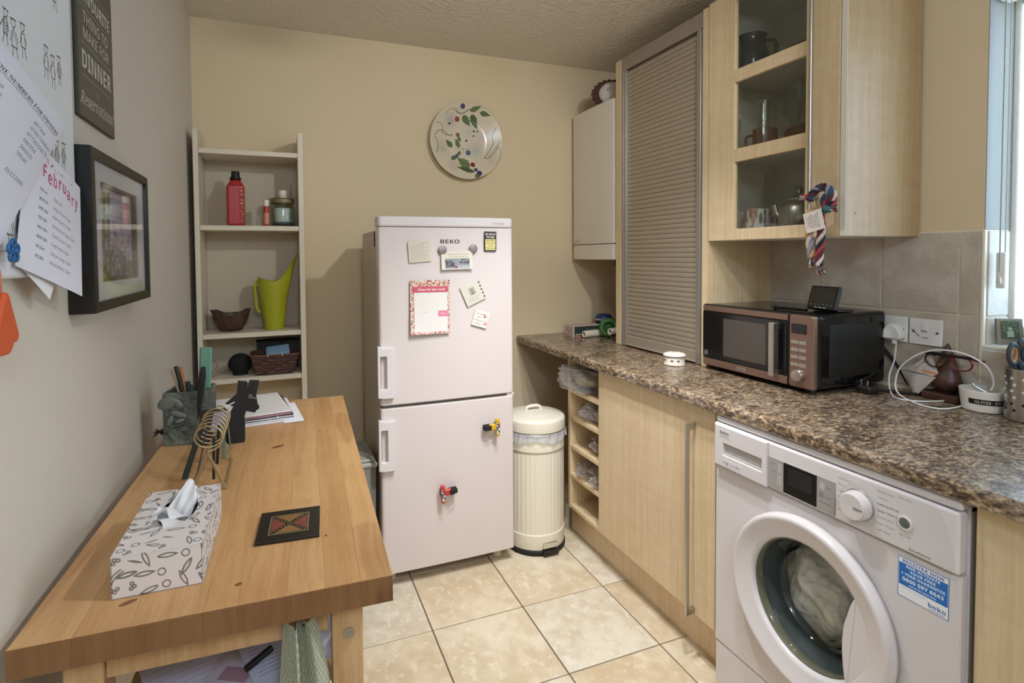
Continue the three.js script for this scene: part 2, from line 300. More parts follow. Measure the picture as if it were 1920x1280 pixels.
// ---------- workbench table ----------
const TT = 0.85, TABLE = [-0.0715, 0, -1.4485], TTURN = -0.0385;
const onTable = (lx, lz) => { const c = Math.cos(TTURN), s = Math.sin(TTURN); return [TABLE[0] + lx * c + lz * s, TABLE[2] - lx * s + lz * c]; };
{
  const t = thing('workbench_table', 'long beech butcher block table against the wall with open slatted base', 'table', TABLE, TTURN);
  const W = 0.503, L = 1.185, widths = [0.072, 0.066, 0.092, 0.046, 0.068, 0.056, 0.053, 0.05];
  const top = part(t, 'tabletop', bb(-W / 2 + 0.004, W / 2 - 0.004, TT - 0.04, TT - 0.012, -L / 2 + 0.004, L / 2 - 0.004, 0), M.beechEnd, { local: true });
  const tones = ['#fff6ea', '#f8ecdc', '#fff1e2', '#f3e5d3', '#fdf0e0'].map((c) => { const m = M.beech.clone(); m.color.set(c); m.userData.box = true; return m; });
  let x = -W / 2;
  widths.forEach((w, i) => {
    const s = part(top, 'stave', bb(x, x + w - 0.0001, TT - 0.042, TT, -L / 2, L / 2 - 0.002, 0.0006), tones[(i * 3) % 5], { local: true, ou: i * 0.37, ov: i * 0.53 });
    part(top, 'end_grain', bb(x, x + w - 0.00005, TT - 0.0415, TT - 0.0008, L / 2 - 0.003, L / 2, 0.0004), M.beechEnd, { local: true, ou: i * 0.21, ov: i * 0.13 });
    x += w;
  });
  for (const [kx, kz, r, q] of [[0.02, 0.536, 0.004, 1.4], [0.155, 0.428, 0.003, 1], [0.05, -0.1, 0.008, 2.2], [-0.13, 0.53, 0.005, 2.4], [0.16, -0.2, 0.003, 1], [0.05, 0.41, 0.0025, 1.6]]) part(top, 'knot', cyl(r, r, 0.0006, 20).scale(q, 1, 1).rotateY(0.5).translate(kx, TT, kz), mat('#7a5030', 0.6), { local: true });
  for (const sx of [-1, 1]) for (const sz of [-1, 1]) {
    const lx = sx * 0.183, lz = sz * 0.522;
    const leg = part(t, 'leg', bb(lx - 0.025, lx + 0.025, 0, TT - 0.042, lz - 0.025, lz + 0.025, 0.003), M.beech, { local: true, ou: sx * 0.3, ov: sz * 0.2 + 0.7 });
    if (sz > 0) part(leg, 'bolt', merge([cyl(0.0085, 0.0085, 0.004, 24).rotateX(PI / 2).translate(lx + 0.002, 0.742, lz + 0.026), cyl(0.004, 0.004, 0.002, 6).rotateX(PI / 2).translate(lx + 0.002, 0.742, lz + 0.0285)]), M.steel, { local: true });
  }
  for (const sz of [-1, 1]) part(t, 'apron', bb(-0.158, 0.153, 0.748, TT - 0.043, sz * 0.53 - 0.009, sz * 0.53 + 0.009, 0.002), M.beech, { local: true, ou: 0.5 });
  for (const sx of [-1, 1]) { part(t, 'side_rail', bb(sx * 0.183 - 0.009, sx * 0.183 + 0.009, 0.75, TT - 0.043, -0.497, 0.497, 0.002), M.beech, { local: true }); part(t, 'lower_rail', bb(sx * 0.19 - 0.012, sx * 0.19 + 0.012, 0.50, 0.55, -0.497, 0.497, 0.002), M.beech, { local: true }); }
  for (const y of [0.62, 0.68]) part(t, 'side_bar', bb(0.176, 0.19, y, y + 0.018, -0.497, 0.497, 0.002), M.beech, { local: true });
  for (let i = 0; i < 11; i++) part(t, 'slat', bb(-0.178, 0.178, 0.552, 0.566, -0.49 + i * 0.092, -0.43 + i * 0.092, 0.002), M.beech, { local: true, ou: i * 0.3 });
}
// ---------- white shelf unit ----------
const SH = { x0: -0.34, x1: 0.1, zf: -2.58, zb: -2.782, boards: [1.825, 1.498, 1.03, 0.832, 0.45, 0.12] };
{
  const t = thing('shelf_unit', 'tall narrow white open shelf unit in the corner behind the table', 'shelf', [-0.12, 0, -2.68]);
  for (const [a, b, h] of [[SH.x0, SH.x0 + 0.02, 1.905], [SH.x1 - 0.022, SH.x1, 1.915]]) part(t, 'side_panel', bb(a, b, 0, h, SH.zb, SH.zf, 0.0015), M.shelfWhite);
  SH.boards.forEach((y, i) => part(t, 'shelf_board', bb(SH.x0 + 0.021, SH.x1 - 0.023, y - 0.021, y, SH.zb + 0.004, SH.zf + (i ? 0.001 : -0.002), 0.0015), M.shelfWhite));
  part(t, 'back_panel', bb(SH.x0 + 0.021, SH.x1 - 0.023, 0.815, 1.82, SH.zb, SH.zb + 0.003, 0), M.shelfBackShaded);  // shelf white darkened: shade inside the compartments put into the colour
  const pegs = []; for (const x of [SH.x0 + 0.024, SH.x1 - 0.026]) for (const z of [-2.61, -2.74]) pegs.push(rod([x - 0.004, 1.80, z], [x + 0.004, 1.80, z], 0.003));
  for (const g of pegs) part(t, 'shelf_peg', g, M.steel);
}
// ---------- fridge freezer ----------
const FR = { x0: 0.361, x1: 0.944, zf: -2.160, zb: -2.63 };
const bowed = (x0, x1, zf, zb, bow, r) => {           // plan outline with a bowed front, drawn in x / -z
  const s = new THREE.Shape(), f = -zf, b = -zb, m = (x0 + x1) / 2;
  s.moveTo(x0, b); s.lineTo(x0, f + r); s.quadraticCurveTo(x0, f + bow * 0.25, x0 + r, f + bow * 0.1);
  s.quadraticCurveTo(m, f - bow, x1 - r, f + bow * 0.1); s.quadraticCurveTo(x1, f + bow * 0.25, x1, f + r); s.lineTo(x1, b); s.lineTo(x0, b); return s;
};
const slabUp = (sh, y0, y1, bev = 0.003) => ext(sh, y1 - y0, bev, 24).rotateX(-PI / 2).translate(0, y0, 0);
{
  const t = thing('fridge_freezer', 'white two-door fridge freezer covered with magnets and notes', 'fridge', [0.652, 0, -2.4]);
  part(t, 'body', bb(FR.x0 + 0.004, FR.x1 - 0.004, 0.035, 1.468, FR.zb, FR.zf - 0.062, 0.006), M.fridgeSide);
  const top = part(t, 'top_trim', slabUp(bowed(FR.x0, FR.x1, FR.zf + 0.002, FR.zf - 0.085, 0.016, 0.016), 1.479, 1.521, 0.008), M.white);
  const doors = [[0.757, 1.477], [0.062, 0.744]].map(([y0, y1]) => part(t, 'door', slabUp(bowed(FR.x0, FR.x1, FR.zf, FR.zf - 0.06, 0.008, 0.014), y0, y1, 0.004), M.fridge));
  for (const [k, y0, y1] of [[0, 0.792, 0.995], [1, 0.497, 0.698]]) {
    const s = new THREE.Shape(); s.moveTo(0, 0.004); s.quadraticCurveTo(0.03, -0.004, 0.066, 0); s.lineTo(0.068, y1 - y0); s.quadraticCurveTo(0.03, y1 - y0 - 0.004, 0, y1 - y0 + 0.008); s.lineTo(0, 0.004);
    const h = new THREE.Path(); h.moveTo(0.010, 0.040); h.lineTo(0.010, y1 - y0 - 0.036); h.quadraticCurveTo(0.022, y1 - y0 - 0.032, 0.036, y1 - y0 - 0.036); h.lineTo(0.036, 0.040); h.quadraticCurveTo(0.022, 0.032, 0.010, 0.040); s.holes.push(h);
    const p = part(doors[k], 'door_handle', ext(s, 0.024, 0.0025).translate(FR.x0 - 0.012, y0, FR.zf - 0.002), M.white);
  }
  part(doors[0], 'door_gasket', bb(FR.x0 + 0.012, FR.x1 - 0.01, 0.744, 0.757, FR.zf - 0.05, FR.zf - 0.014, 0.002), mat('#6d6560', 0.7));
  for (const x of [FR.x0 + 0.05, FR.x1 - 0.05]) part(t, 'foot', cyl(0.018, 0.02, 0.04, 20).translate(x, 0.02, FR.zf - 0.09), M.cream);
  part(t, 'hinge_cover', bb(FR.x1 - 0.03, FR.x1 + 0.004, 0.744, 0.757, FR.zf - 0.04, FR.zf - 0.008, 0.003), M.white);
  part(t, 'side_vent', bb(FR.x0 + 0.001, FR.x0 + 0.004, 1.40, 1.462, FR.zf - 0.112, FR.zf - 0.098, 0.001), M.black);
  const font = await new FontLoader().loadAsync('fonts/droid/droid_sans_bold.typeface.json');
  const g = new TextGeometry('BEKO', { font, size: 0.0165, depth: 0.0015, curveSegments: 4 }); g.computeBoundingBox(); const bw = g.boundingBox.max.x;
  g.scale(0.086 / bw, 1, 1); part(doors[0], 'logo', g.translate(0.613, 1.411, FR.zf + 0.0022), mat('#4a4646', 0.3, { metalness: 0.6 }), { keepUV: true });
  const g2 = new TextGeometry('Frost Free', { font, size: 0.009, depth: 0.0006, curveSegments: 3 }); part(top, 'trim_lettering', g2.translate(0.845, 1.494, FR.zf + 0.0078), mat('#cfc6bf', 0.4), { keepUV: true });
}
// ---------- pedal bin ----------
{
  const cx = 1.105, cz = -2.288, R = 0.138;
  const t = thing('pedal_bin', 'cream ribbed steel pedal bin with domed lid beside the fridge', 'bin', [cx, 0, cz]);
  const prof = (r0, y0, y1) => { const s = new THREE.Shape(); return s; };
  part(t, 'base_ring', lathe([[0.001, 0], [R + 0.004, 0], [R + 0.005, 0.018], [R, 0.026], [0.001, 0.026]], 64), M.rubber);
  part(t, 'lower_band', lathe([[R - 0.01, 0.024], [R, 0.026], [R + 0.001, 0.084], [R + 0.003, 0.09], [R + 0.001, 0.096], [R - 0.01, 0.096]], 64), M.cream);
  { // fluted body
    const N = 256, g = new THREE.CylinderGeometry(R, R, 0.372, N, 1, true).translate(0, 0.281, 0); const p = g.attributes.position;
    for (let i = 0; i < p.count; i++) { const a = Math.atan2(p.getZ(i), p.getX(i)), k = 1 - 0.011 * Math.pow(0.5 + 0.5 * Math.cos(a * 40), 3); p.setX(i, p.getX(i) * k); p.setZ(i, p.getZ(i) * k); }
    g.computeVertexNormals(); part(t, 'ribbed_body', g.translate(cx, 0, cz), M.cream);
  }
  part(t, 'upper_band', lathe([[R - 0.006, 0.466], [R + 0.003, 0.468], [R + 0.001, 0.476], [R, 0.535], [R - 0.01, 0.54]], 64).translate(cx, 0, cz), M.cream);
  t.children.slice(0, 2).forEach((m) => { });
  part(t, 'rim', lathe([[R - 0.008, 0.54], [R + 0.004, 0.542], [R + 0.004, 0.552], [R - 0.008, 0.556]], 64).translate(cx, 0, cz), M.steel);
  const lid = part(t, 'lid', lathe([[R + 0.002, 0.556], [R + 0.006, 0.558], [R + 0.006, 0.60], [R + 0.001, 0.611], [R - 0.02, 0.617], [R - 0.03, 0.616], [0.09, 0.622], [0.06, 0.628], [0.0001, 0.63]], 64).translate(cx, 0, cz), M.cream);
  part(lid, 'lid_handle', tube([[-0.042, 0.622, 0], [-0.032, 0.640, 0], [0, 0.646, 0], [0.032, 0.640, 0], [0.042, 0.622, 0]].map(([x, y, z]) => [cx + x, y, cz + z - 0.01]), 0.008, 24, 8).scale(1, 1, 1), M.cream);
  const ped = part(t, 'pedal', merge([bb(cx - 0.03, cx + 0.045, 0.010, 0.030, cz + R - 0.01, cz + R + 0.022, 0.004)]), M.black);
  part(ped, 'pedal_plate', merge([bb(cx - 0.026, cx + 0.042, 0.034, 0.062, cz + R - 0.004, cz + R + 0.010, 0.004)]), M.chrome);
  { // plastic liner showing under the lid
    const N = 160, g = new THREE.CylinderGeometry(R + 0.008, R + 0.012, 0.03, N, 4, true).translate(cx, 0.54, cz), p = g.attributes.position;
    for (let i = 0; i < p.count; i++) { const x = p.getX(i) - cx, z = p.getZ(i) - cz, a = Math.atan2(z, x), y = p.getY(i), k = 1 + 0.02 * Math.sin(a * 17 + y * 90) * (0.56 - y) * 30 + 0.012 * Math.sin(a * 41); p.setX(i, cx + x * k); p.setZ(i, cz + z * k); p.setY(i, y - (y < 0.53 ? 0.014 * (0.5 + 0.5 * Math.sin(a * 5 + 1)) : 0)); }
    g.computeVertexNormals(); part(t, 'bin_liner', g, mat('#e9e9ec', 0.25, { transmission: 0.55, thickness: 0 }));
  }
  for (const m of t.children) if (['base_ring', 'lower_band'].includes(m.name)) m.geometry.translate(cx, 0, cz);
}
// small lidded bin between the table and the fridge
{
  const t = thing('small_bin', 'small grey plastic bin with a flat lid in the gap beside the fridge', 'bin', [0.275, 0, -2.32]);
  part(t, 'bin_body', lathe([[0.001, 0], [0.13, 0], [0.145, 0.02], [0.16, 0.50], [0.155, 0.50]], 4).rotateY(PI / 4).scale(0.62, 1, 1.1).translate(0.275, 0, -2.32), mat('#8f8b80', 0.5));
  part(t, 'lid', merge([bb(0.195, 0.352, 0.50, 0.522, -2.45, -2.19, 0.01, 4), bb(0.205, 0.342, 0.522, 0.534, -2.44, -2.20, 0.006, 3)]), mat('#a19d92', 0.45));
}
// ---------- worktop and base units ----------
const WY = 0.905;
{
  const s = new THREE.Shape(), x0 = 1.236, x1 = XR - 0.001, y0 = 0.868, y1 = WY, r = 0.016;
  s.moveTo(x1, y0); s.lineTo(x1, y1); s.lineTo(x0 + r, y1); s.quadraticCurveTo(x0, y1, x0, y1 - r); s.lineTo(x0, y0 + 0.008); s.quadraticCurveTo(x0, y0, x0 + 0.008, y0); s.lineTo(x1, y0);
  single('worktop', 'long brown and grey granite-patterned worktop with rounded front edge', 'worktop', ext(s, 3.6, 0, 10).translate(0, 0, ZB + 0.001), M.granite, [1.6, 0.868, -1.4]);
}
const X_DOOR = 1.265;
const unitMat = M.maple;
{
  const t = thing('open_shelf_cabinet', 'narrow open maple base unit with shelves of bubble-wrapped packages', 'cabinet', [1.55, 0, -2.115]);
  const z0 = -2.258, z1 = -1.974;
  part(t, 'side_panel', bb(1.27, 1.86, 0.15, 0.866, z0, z0 + 0.018, 0.001), M.maple); part(t, 'side_panel', bb(1.27, 1.86, 0.15, 0.866, z1 - 0.018, z1, 0.001), M.maple, { ou: 0.3 });
  for (const y of [0.168, 0.318, 0.456, 0.595, 0.724]) part(t, 'shelf_board', bb(1.272, 1.86, y - 0.017, y, z0 + 0.0185, z1 - 0.0185, 0.001), M.maple, { ou: y });
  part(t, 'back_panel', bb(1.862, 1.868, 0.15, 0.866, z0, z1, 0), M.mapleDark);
}
{
  const t = thing('door_cabinet', 'maple base cabinet with one tall door and a long bar handle', 'cabinet', [1.55, 0, -1.65]);
  const z0 = -1.972, z1 = -1.312;
  part(t, 'carcass', bb(1.287, 1.86, 0.15, 0.866, z0, z1, 0.001), M.maple);
  const d = part(t, 'door', bb(X_DOOR, X_DOOR + 0.02, 0.158, 0.862, z0 + 0.002, z1 - 0.002, 0.002), M.maple, { ou: 0.2 });
  part(d, 'bar_handle', merge([bb(X_DOOR - 0.036, X_DOOR - 0.024, 0.16, 0.806, -1.411, -1.399, 0.002), bb(X_DOOR - 0.028, X_DOOR, 0.782, 0.803, -1.411, -1.399, 0.002), bb(X_DOOR - 0.028, X_DOOR, 0.163, 0.184, -1.411, -1.399, 0.002)]), M.steel);
}
{
  const t = thing('end_cabinet', 'pale maple base cabinet on the near side of the washing machine', 'cabinet', [1.55, 0, 0.08]);
  part(t, 'carcass', bb(1.287, 1.86, 0.15, 0.866, -0.632, 0.80, 0.001), M.maple);
  part(t, 'door', bb(X_DOOR, X_DOOR + 0.02, 0.15, 0.862, -0.632, -0.04, 0.002), M.maple, { ou: 0.7 }); part(t, 'door', bb(X_DOOR, X_DOOR + 0.02, 0.15, 0.862, -0.036, 0.80, 0.002), M.maple, { ou: 0.1 });
  part(t, 'kickboard', bb(1.325, 1.34, 0, 0.15, -0.632, 0.80, 0.001), M.maple);
}
single('kickboard', 'long maple kickboard under the base units', 'plinth', merge([bb(1.322, 1.338, 0, 0.15, -2.315, -1.305, 0.001), bb(1.338, 1.85, 0.0, 0.15, -2.27, -2.255, 0.001)]), M.maple, [1.33, 0, -1.8]);

// ---------- washing machine ----------
{
  const t = thing('washing_machine', 'white front-loading washing machine with laundry behind its round door', 'washing machine', [1.53, 0, -0.968]);
  const z0 = -1.291, z1 = -0.645, X = 1.240, cy = 0.462, cz = -0.972;
  const body = bb(X + 0.022, 1.83, 0.02, 0.855, z0, z1, 0.012, 4);
  // front with a round hole
  const s = new THREE.Shape(); s.moveTo(z0, 0.16); s.lineTo(z1, 0.16); s.lineTo(z1, 0.714); s.lineTo(z0, 0.714); s.lineTo(z0, 0.16);
  const hole = new THREE.Path(); hole.absarc(cz, cy, 0.19, 0, PI * 2, true); s.holes.push(hole);
  part(t, 'body', merge([bb(X + 0.03, 1.83, 0.02, 0.855, z0, z0 + 0.012, 0.006), bb(X + 0.03, 1.83, 0.02, 0.855, z1 - 0.012, z1, 0.006), bb(X + 0.03, 1.83, 0.835, 0.855, z0, z1, 0.006), bb(X + 0.03, 1.83, 0.02, 0.04, z0, z1, 0.006), bb(1.81, 1.83, 0.02, 0.855, z0, z1, 0.006)]), M.white);
  part(t, 'front_panel', turnTo(ext(s, 0.03, 0.006, 40), 'left').translate(X + 0.034, 0, 0), M.white);
  part(t, 'kick_panel', bb(X + 0.006, X + 0.036, 0.022, 0.158, z0 + 0.001, z1 - 0.001, 0.006, 3), M.white);
  part(t, 'lid', bb(X + 0.003, 1.83, 0.8455, 0.8665, z0, z1, 0.008, 4), M.white);
  // fascia with programme print
  const fw = z1 - z0, fh = 0.126, P = (z) => (z - z0) / fw, Q = (y) => 1 - (y - 0.718) / fh;
  const fascia = printed(2048, 400, (k, w, h) => {
    fill(k, '#ddd7d6', 0, 0, w, h);
    const X_ = (z) => P(z) * w, Y_ = (y) => Q(y) * h, g = '#7a7470';
    k.fillStyle = '#e6e1e1'; k.beginPath(); k.moveTo(X_(-0.69), 0); k.quadraticCurveTo(X_(-0.655), h * 0.25, X_(-0.65), h); k.lineTo(w, h); k.lineTo(w, 0); k.fill();
    k.fillStyle = '#d2cccb'; k.beginPath(); k.arc(X_(-0.843), Y_(0.777), 150, 0, 7); k.fill();
    k.strokeStyle = '#d4cfcb'; k.lineWidth = 3; for (let i = 0; i < 16; i++) { const a = i / 16 * 2 * PI; k.beginPath(); k.moveTo(X_(-0.843) + 112 * Math.cos(a), Y_(0.777) + 112 * Math.sin(a)); k.lineTo(X_(-0.843) + 140 * Math.cos(a), Y_(0.777) + 140 * Math.sin(a)); k.stroke(); }
    ['Synthetics', 'Mini', 'Hand Wash', 'Woollens', 'Dark Care', 'Rinse'].forEach((v, i) => txt(k, v, X_(-0.893), 70 + i * 48, '22px sans-serif', g, 'left'));
    ['BabyProtect', 'Cottons', 'Daily Quick 60', 'Super Short 14', 'Cottons Eco', 'Spin + Pump', 'Soft Wash'].forEach((v, i) => txt(k, v, X_(-0.802), 52 + i * 46, (i === 2 || i === 3 ? 'bold ' : '') + '21px sans-serif', i === 2 || i === 3 ? '#5f5a57' : g, 'left'));
    txt(k, 'On / Off', X_(-0.744), Y_(0.752), '20px sans-serif', g); txt(k, 'Time Delay', X_(-0.745), 40, '18px sans-serif', g);
    for (const [i, v] of ['Prewash', 'Quick', 'Extra', 'Delay'].entries()) txt(k, v, X_(-1.06 + i * 0.047), Y_(0.724) - 4, '18px sans-serif', g);
    txt(k, 'Excellence', X_(-0.715), Y_(0.728), 'bold 26px sans-serif', '#6a6562');
  }, 0.25);
  const fz0 = -1.092, fpos = [X, 0.781, (z0 + z1) / 2];
  { const g = turnTo(faceUV(bx(fw, fh, 0.03, 0.006, 3), fw, fh), 'left').translate(X + 0.012, 0.718 + fh / 2, (z0 + z1) / 2); part(t, 'control_fascia', g, fascia, { keepUV: true }); }
  // detergent drawer with a sloped grip
  { const sh = new THREE.Shape(); sh.moveTo(-0.094, 0); sh.lineTo(0.094, 0); sh.lineTo(0.094, 0.122); sh.lineTo(-0.094, 0.122); sh.lineTo(-0.094, 0); const h = new THREE.Path(); h.moveTo(-0.062, 0.036); h.lineTo(-0.062, 0.072); h.lineTo(0.078, 0.072); h.lineTo(0.078, 0.036); h.lineTo(-0.062, 0.036); sh.holes.push(h);
    const d = part(t, 'detergent_drawer', turnTo(ext(sh, 0.012, 0.002), 'left').translate(X - 0.0005, 0.72, -1.184), M.white);
    part(d, 'drawer_grip', merge([bb(X - 0.008, X - 0.003, 0.75, 0.762, -1.246, -1.106, 0.002), bb(X - 0.005, X - 0.0035, 0.756, 0.792, -1.246, -1.106, 0)]), mat('#b9b3af', 0.4));
    const bk = printed(256, 128, (k, w, h) => { fill(k, '#dcd5d4', 0, 0, w, h); txt(k, 'beko', 128, 46, 'bold 78px sans-serif', '#3c3a3a'); fill(k, '#3c3a3a', 34, 96, 190, 8); }, 0.3);
    part(d, 'logo', turnTo(card(0.048, 0.024, 0.0008), 'left').translate(X - 0.0125, 0.820, -1.240), bk, { keepUV: true });
    const kg = printed(256, 64, (k, w, h) => { fill(k, '#dcd5d4', 0, 0, w, h); txt(k, '7 kg', 40, 32, 'bold 40px sans-serif', '#555'); txt(k, '1200', 130, 32, '32px sans-serif', '#888'); txt(k, 'A++', 210, 32, 'bold 38px sans-serif', '#555'); }, 0.3);
    part(d, 'rating_print', turnTo(card(0.07, 0.0175, 0.0008), 'left').translate(X - 0.0125, 0.7355, -1.21), kg, { keepUV: true }); }
  const scr = printed(768, 340, (k, w, h) => {
    fill(k, '#a39f9b', 0, 0, w, h); fill(k, '#141416', 185, 6, 392, h - 12); fill(k, '#26282a', 240, 40, 280, 190);
    txt(k, 'min', 60, 60, '24px sans-serif', '#55514e'); txt(k, 'temp', 70, 150, '22px sans-serif', '#55514e'); fill(k, '#b4b0ab', 110, 40, 50, 100); fill(k, '#b4b0ab', 110, 170, 50, 110);
    fill(k, '#bcb8b3', 610, 50, 50, 70); fill(k, '#8b8783', 600, 150, 50, 60); txt(k, 'Start', 700, 90, '22px sans-serif', '#45413e'); txt(k, 'Pause', 700, 190, '22px sans-serif', '#45413e'); fill(k, '#55514e', 600, 250, 130, 6);
  }, 0.25);
  part(t, 'display_panel', turnTo(card(0.187, 0.082, 0.003), 'left').translate(X - 0.0042, 0.7655, -0.993), scr, { keepUV: true });
  const kn = part(t, 'programme_knob', lathe([[0.033, 0], [0.033, 0.012], [0.030, 0.026], [0.027, 0.028], [0.0001, 0.026]], 48).rotateZ(PI / 2).translate(X - 0.003, 0.777, -0.843), M.white);
  part(kn, 'pointer', bb(X - 0.0315, X - 0.029, 0.775, 0.779, -0.838, -0.816, 0.0008), mat('#8b8682', 0.5)); part(kn, 'bezel_ring', new THREE.TorusGeometry(0.034, 0.0018, 8, 48).rotateY(PI / 2).translate(X - 0.005, 0.777, -0.843), M.alu);
  const bt = part(t, 'power_button', merge([new THREE.TorusGeometry(0.013, 0.003, 10, 32).rotateY(PI / 2).translate(X - 0.004, 0.78, -0.744)]), M.white);
  part(bt, 'button_cap', lathe([[0.011, 0], [0.009, 0.004], [0.0001, 0.005]], 24).rotateZ(PI / 2).translate(X - 0.003, 0.78, -0.744), mat('#5d6561', 0.3));
  // round door
  const turn = (g) => g.rotateZ(PI / 2).translate(X + 0.004, cy, cz);
  const door = part(t, 'door', turn(lathe([[0.157, -0.02], [0.157, 0.010], [0.160, 0.0185], [0.168, 0.0215], [0.190, 0.027], [0.204, 0.034], [0.212, 0.036], [0.218, 0.031], [0.222, 0.018], [0.221, 0.003], [0.19, 0.0], [0.19, -0.02]], 96)), M.white);
  { const sh = new THREE.Shape(), a0 = -0.84, a1 = 0.66, R = 0.171; sh.absarc(0, 0, R, a0, a1, false); sh.quadraticCurveTo(0.122, 0.085, 0.113, 0.045); sh.quadraticCurveTo(0.098, 0.0, 0.104, -0.07); sh.quadraticCurveTo(0.106, -0.1, R * Math.cos(a0), R * Math.sin(a0));
    part(door, 'door_grip', turnTo(ext(sh, 0.036, 0.002, 24), 'left').translate(X + 0.02, cy, cz), M.white); }
  part(door, 'door_seal', turn(lathe([[0.1575, 0.006], [0.154, 0.010], [0.153, -0.01], [0.157, -0.02]], 80)), mat('#8a8670', 0.3, { metalness: 0.5 }));
  part(door, 'door_glass', turn(lathe([[0.156, 0.004], [0.150, -0.002], [0.132, -0.05], [0.122, -0.066], [0.10, -0.074], [0.0001, -0.078]], 80)), mat('#f2f6f6', 0.03, { transmission: 1, thickness: 0, ior: 1.5 }));
  part(t, 'door_gasket', turn(lathe([[0.19, -0.008], [0.165, -0.03], [0.15, -0.05], [0.146, -0.085], [0.16, -0.11], [0.2, -0.12]], 80)), mat('#3d4443', 0.55));
  part(t, 'drum', turn(lathe([[0.2, -0.12], [0.235, -0.14], [0.235, -0.42], [0.0001, -0.43]], 64)), mat('#4c4a46', 0.35, { metalness: 0.6 }));
  t.userData.z = undefined; delete t.userData.z;
  for (const z of [z0 + 0.05, z1 - 0.05]) part(t, 'foot', cyl(0.02, 0.022, 0.022, 16).translate(X + 0.07, 0.011, z), M.rubber);
  const st = printed(512, 512, (k, w, h) => {
    fill(k, '#f2f3f5', 0, 0, w, h); fill(k, '#1c6fc0', 10, 70, w - 20, 290);
    txt(k, 'REGISTER NOW', 256, 40, 'bold 58px sans-serif', '#1c5fa8'); txt(k, 'AND ACTIVATE', 256, 100, 'bold 50px sans-serif', '#eef4fa'); txt(k, 'YOUR FREE', 256, 152, 'bold 50px sans-serif', '#eef4fa'); txt(k, '1 YEAR GUARANTEE', 256, 204, 'bold 48px sans-serif', '#eef4fa');
    txt(k, '0800 597 8643', 256, 272, 'bold 64px sans-serif', '#eef4fa'); txt(k, 'MON-FRI 8AM-8PM', 256, 330, 'bold 30px sans-serif', '#dbe8f5');
    txt(k, 'Terms and conditions apply', 170, 388, '22px sans-serif', '#8aa'); txt(k, 'beko', 400, 440, 'bold 76px sans-serif', '#1c5fa8'); fill(k, '#1c5fa8', 320, 484, 160, 7);
    k.strokeStyle = '#1c6fc0'; k.lineWidth = 6; k.strokeRect(3, 3, w - 6, h - 6);
  }, 0.35);
  part(t, 'sticker', turnTo(card(0.096, 0.086, 0.0006), 'left').translate(X + 0.0035, 0.658, -0.712), st, { keepUV: true });
}
// laundry in the drum
{
  const towel = mat('#efe9dd', 0.95, { bumpMap: tex(256, (u, v) => { const n = 255 * (0.5 * vn(u, v, 20, 40, 201) + 0.5 * vn(u, v, 40, 20, 203)); return [n, n, n]; }, { data: true, rep: [2.6, 2.6] }), bumpScale: 0.01, box: true });
  const g = new THREE.IcosahedronGeometry(0.138, 26), p = g.attributes.position;
  for (let i = 0; i < p.count; i++) { const v = V(p.getX(i), p.getY(i), p.getZ(i)), n = 1 + 0.10 * Math.sin(v.y * 38 + v.z * 31) + 0.07 * Math.sin(v.z * 62 - v.y * 21 + v.x * 18) + 0.03 * Math.sin(v.y * 95 + v.z * 50); v.multiplyScalar(n); p.setXYZ(i, v.x * 0.75, v.y * 1.02, v.z * 1.02); }
  g.computeVertexNormals();
  single('laundry', 'cream towelling laundry seen through the round machine door', 'laundry', g.translate(1.432, 0.415, -1.03), towel, [1.432, 0.415, -1.03]);
}
// ---------- boiler ----------
{
  const t = thing('boiler', 'white wall boiler in the corner beside the tall shutter unit', 'boiler', [1.76, 1.33, -2.555]);
  const s = (b) => { const q = new THREE.Shape(), x0 = 1.585, x1 = XR - 0.003, z0 = -(-2.776), z1 = -(-2.335); q.moveTo(x1, z1); q.lineTo(x1, z0); q.lineTo(x0 + 0.04, z0); q.quadraticCurveTo(x0 + 0.006, z0, x0 + 0.004, z0 - 0.03); q.quadraticCurveTo(x0 - 0.008, (z0 + z1) / 2, x0 + 0.004, z1 + 0.03); q.quadraticCurveTo(x0 + 0.006, z1, x0 + 0.04, z1); q.lineTo(x1, z1); return q; };
  const mk = (y0, y1) => ext(s(), y1 - y0, 0.005, 12).rotateX(-PI / 2).translate(0, y0, 0);
  const bm = mat('#e9e0d0', 0.35);
  const c = part(t, 'casing', mk(1.417, 2.155), bm);
  const l = part(t, 'lower_cover', mk(1.332, 1.414), bm);
  part(l, 'rating_label', turnTo(card(0.03, 0.022, 0.001), 'left').translate(1.5785, 1.437, -2.70), printed(64, 48, (k, w, h) => { fill(k, '#d9cdbd', 0, 0, w, h); for (let i = 0; i < 4; i++) fill(k, '#8a6f66', 6, 8 + i * 10, 40 - i * 5, 4); }), { keepUV: true });
  for (const [x, z] of [[1.68, -2.62], [1.72, -2.5], [1.78, -2.42]]) part(t, 'pipe', rod([x + 0.12, 0.93, z], [x + 0.12, 1.335, z], 0.009), mat('#a9672f', 0.35, { metalness: 0.8 }));
  part(t, 'pressure_dial', cyl(0.018, 0.018, 0.03, 20).translate(1.62, 1.318, -2.36), M.black);
}
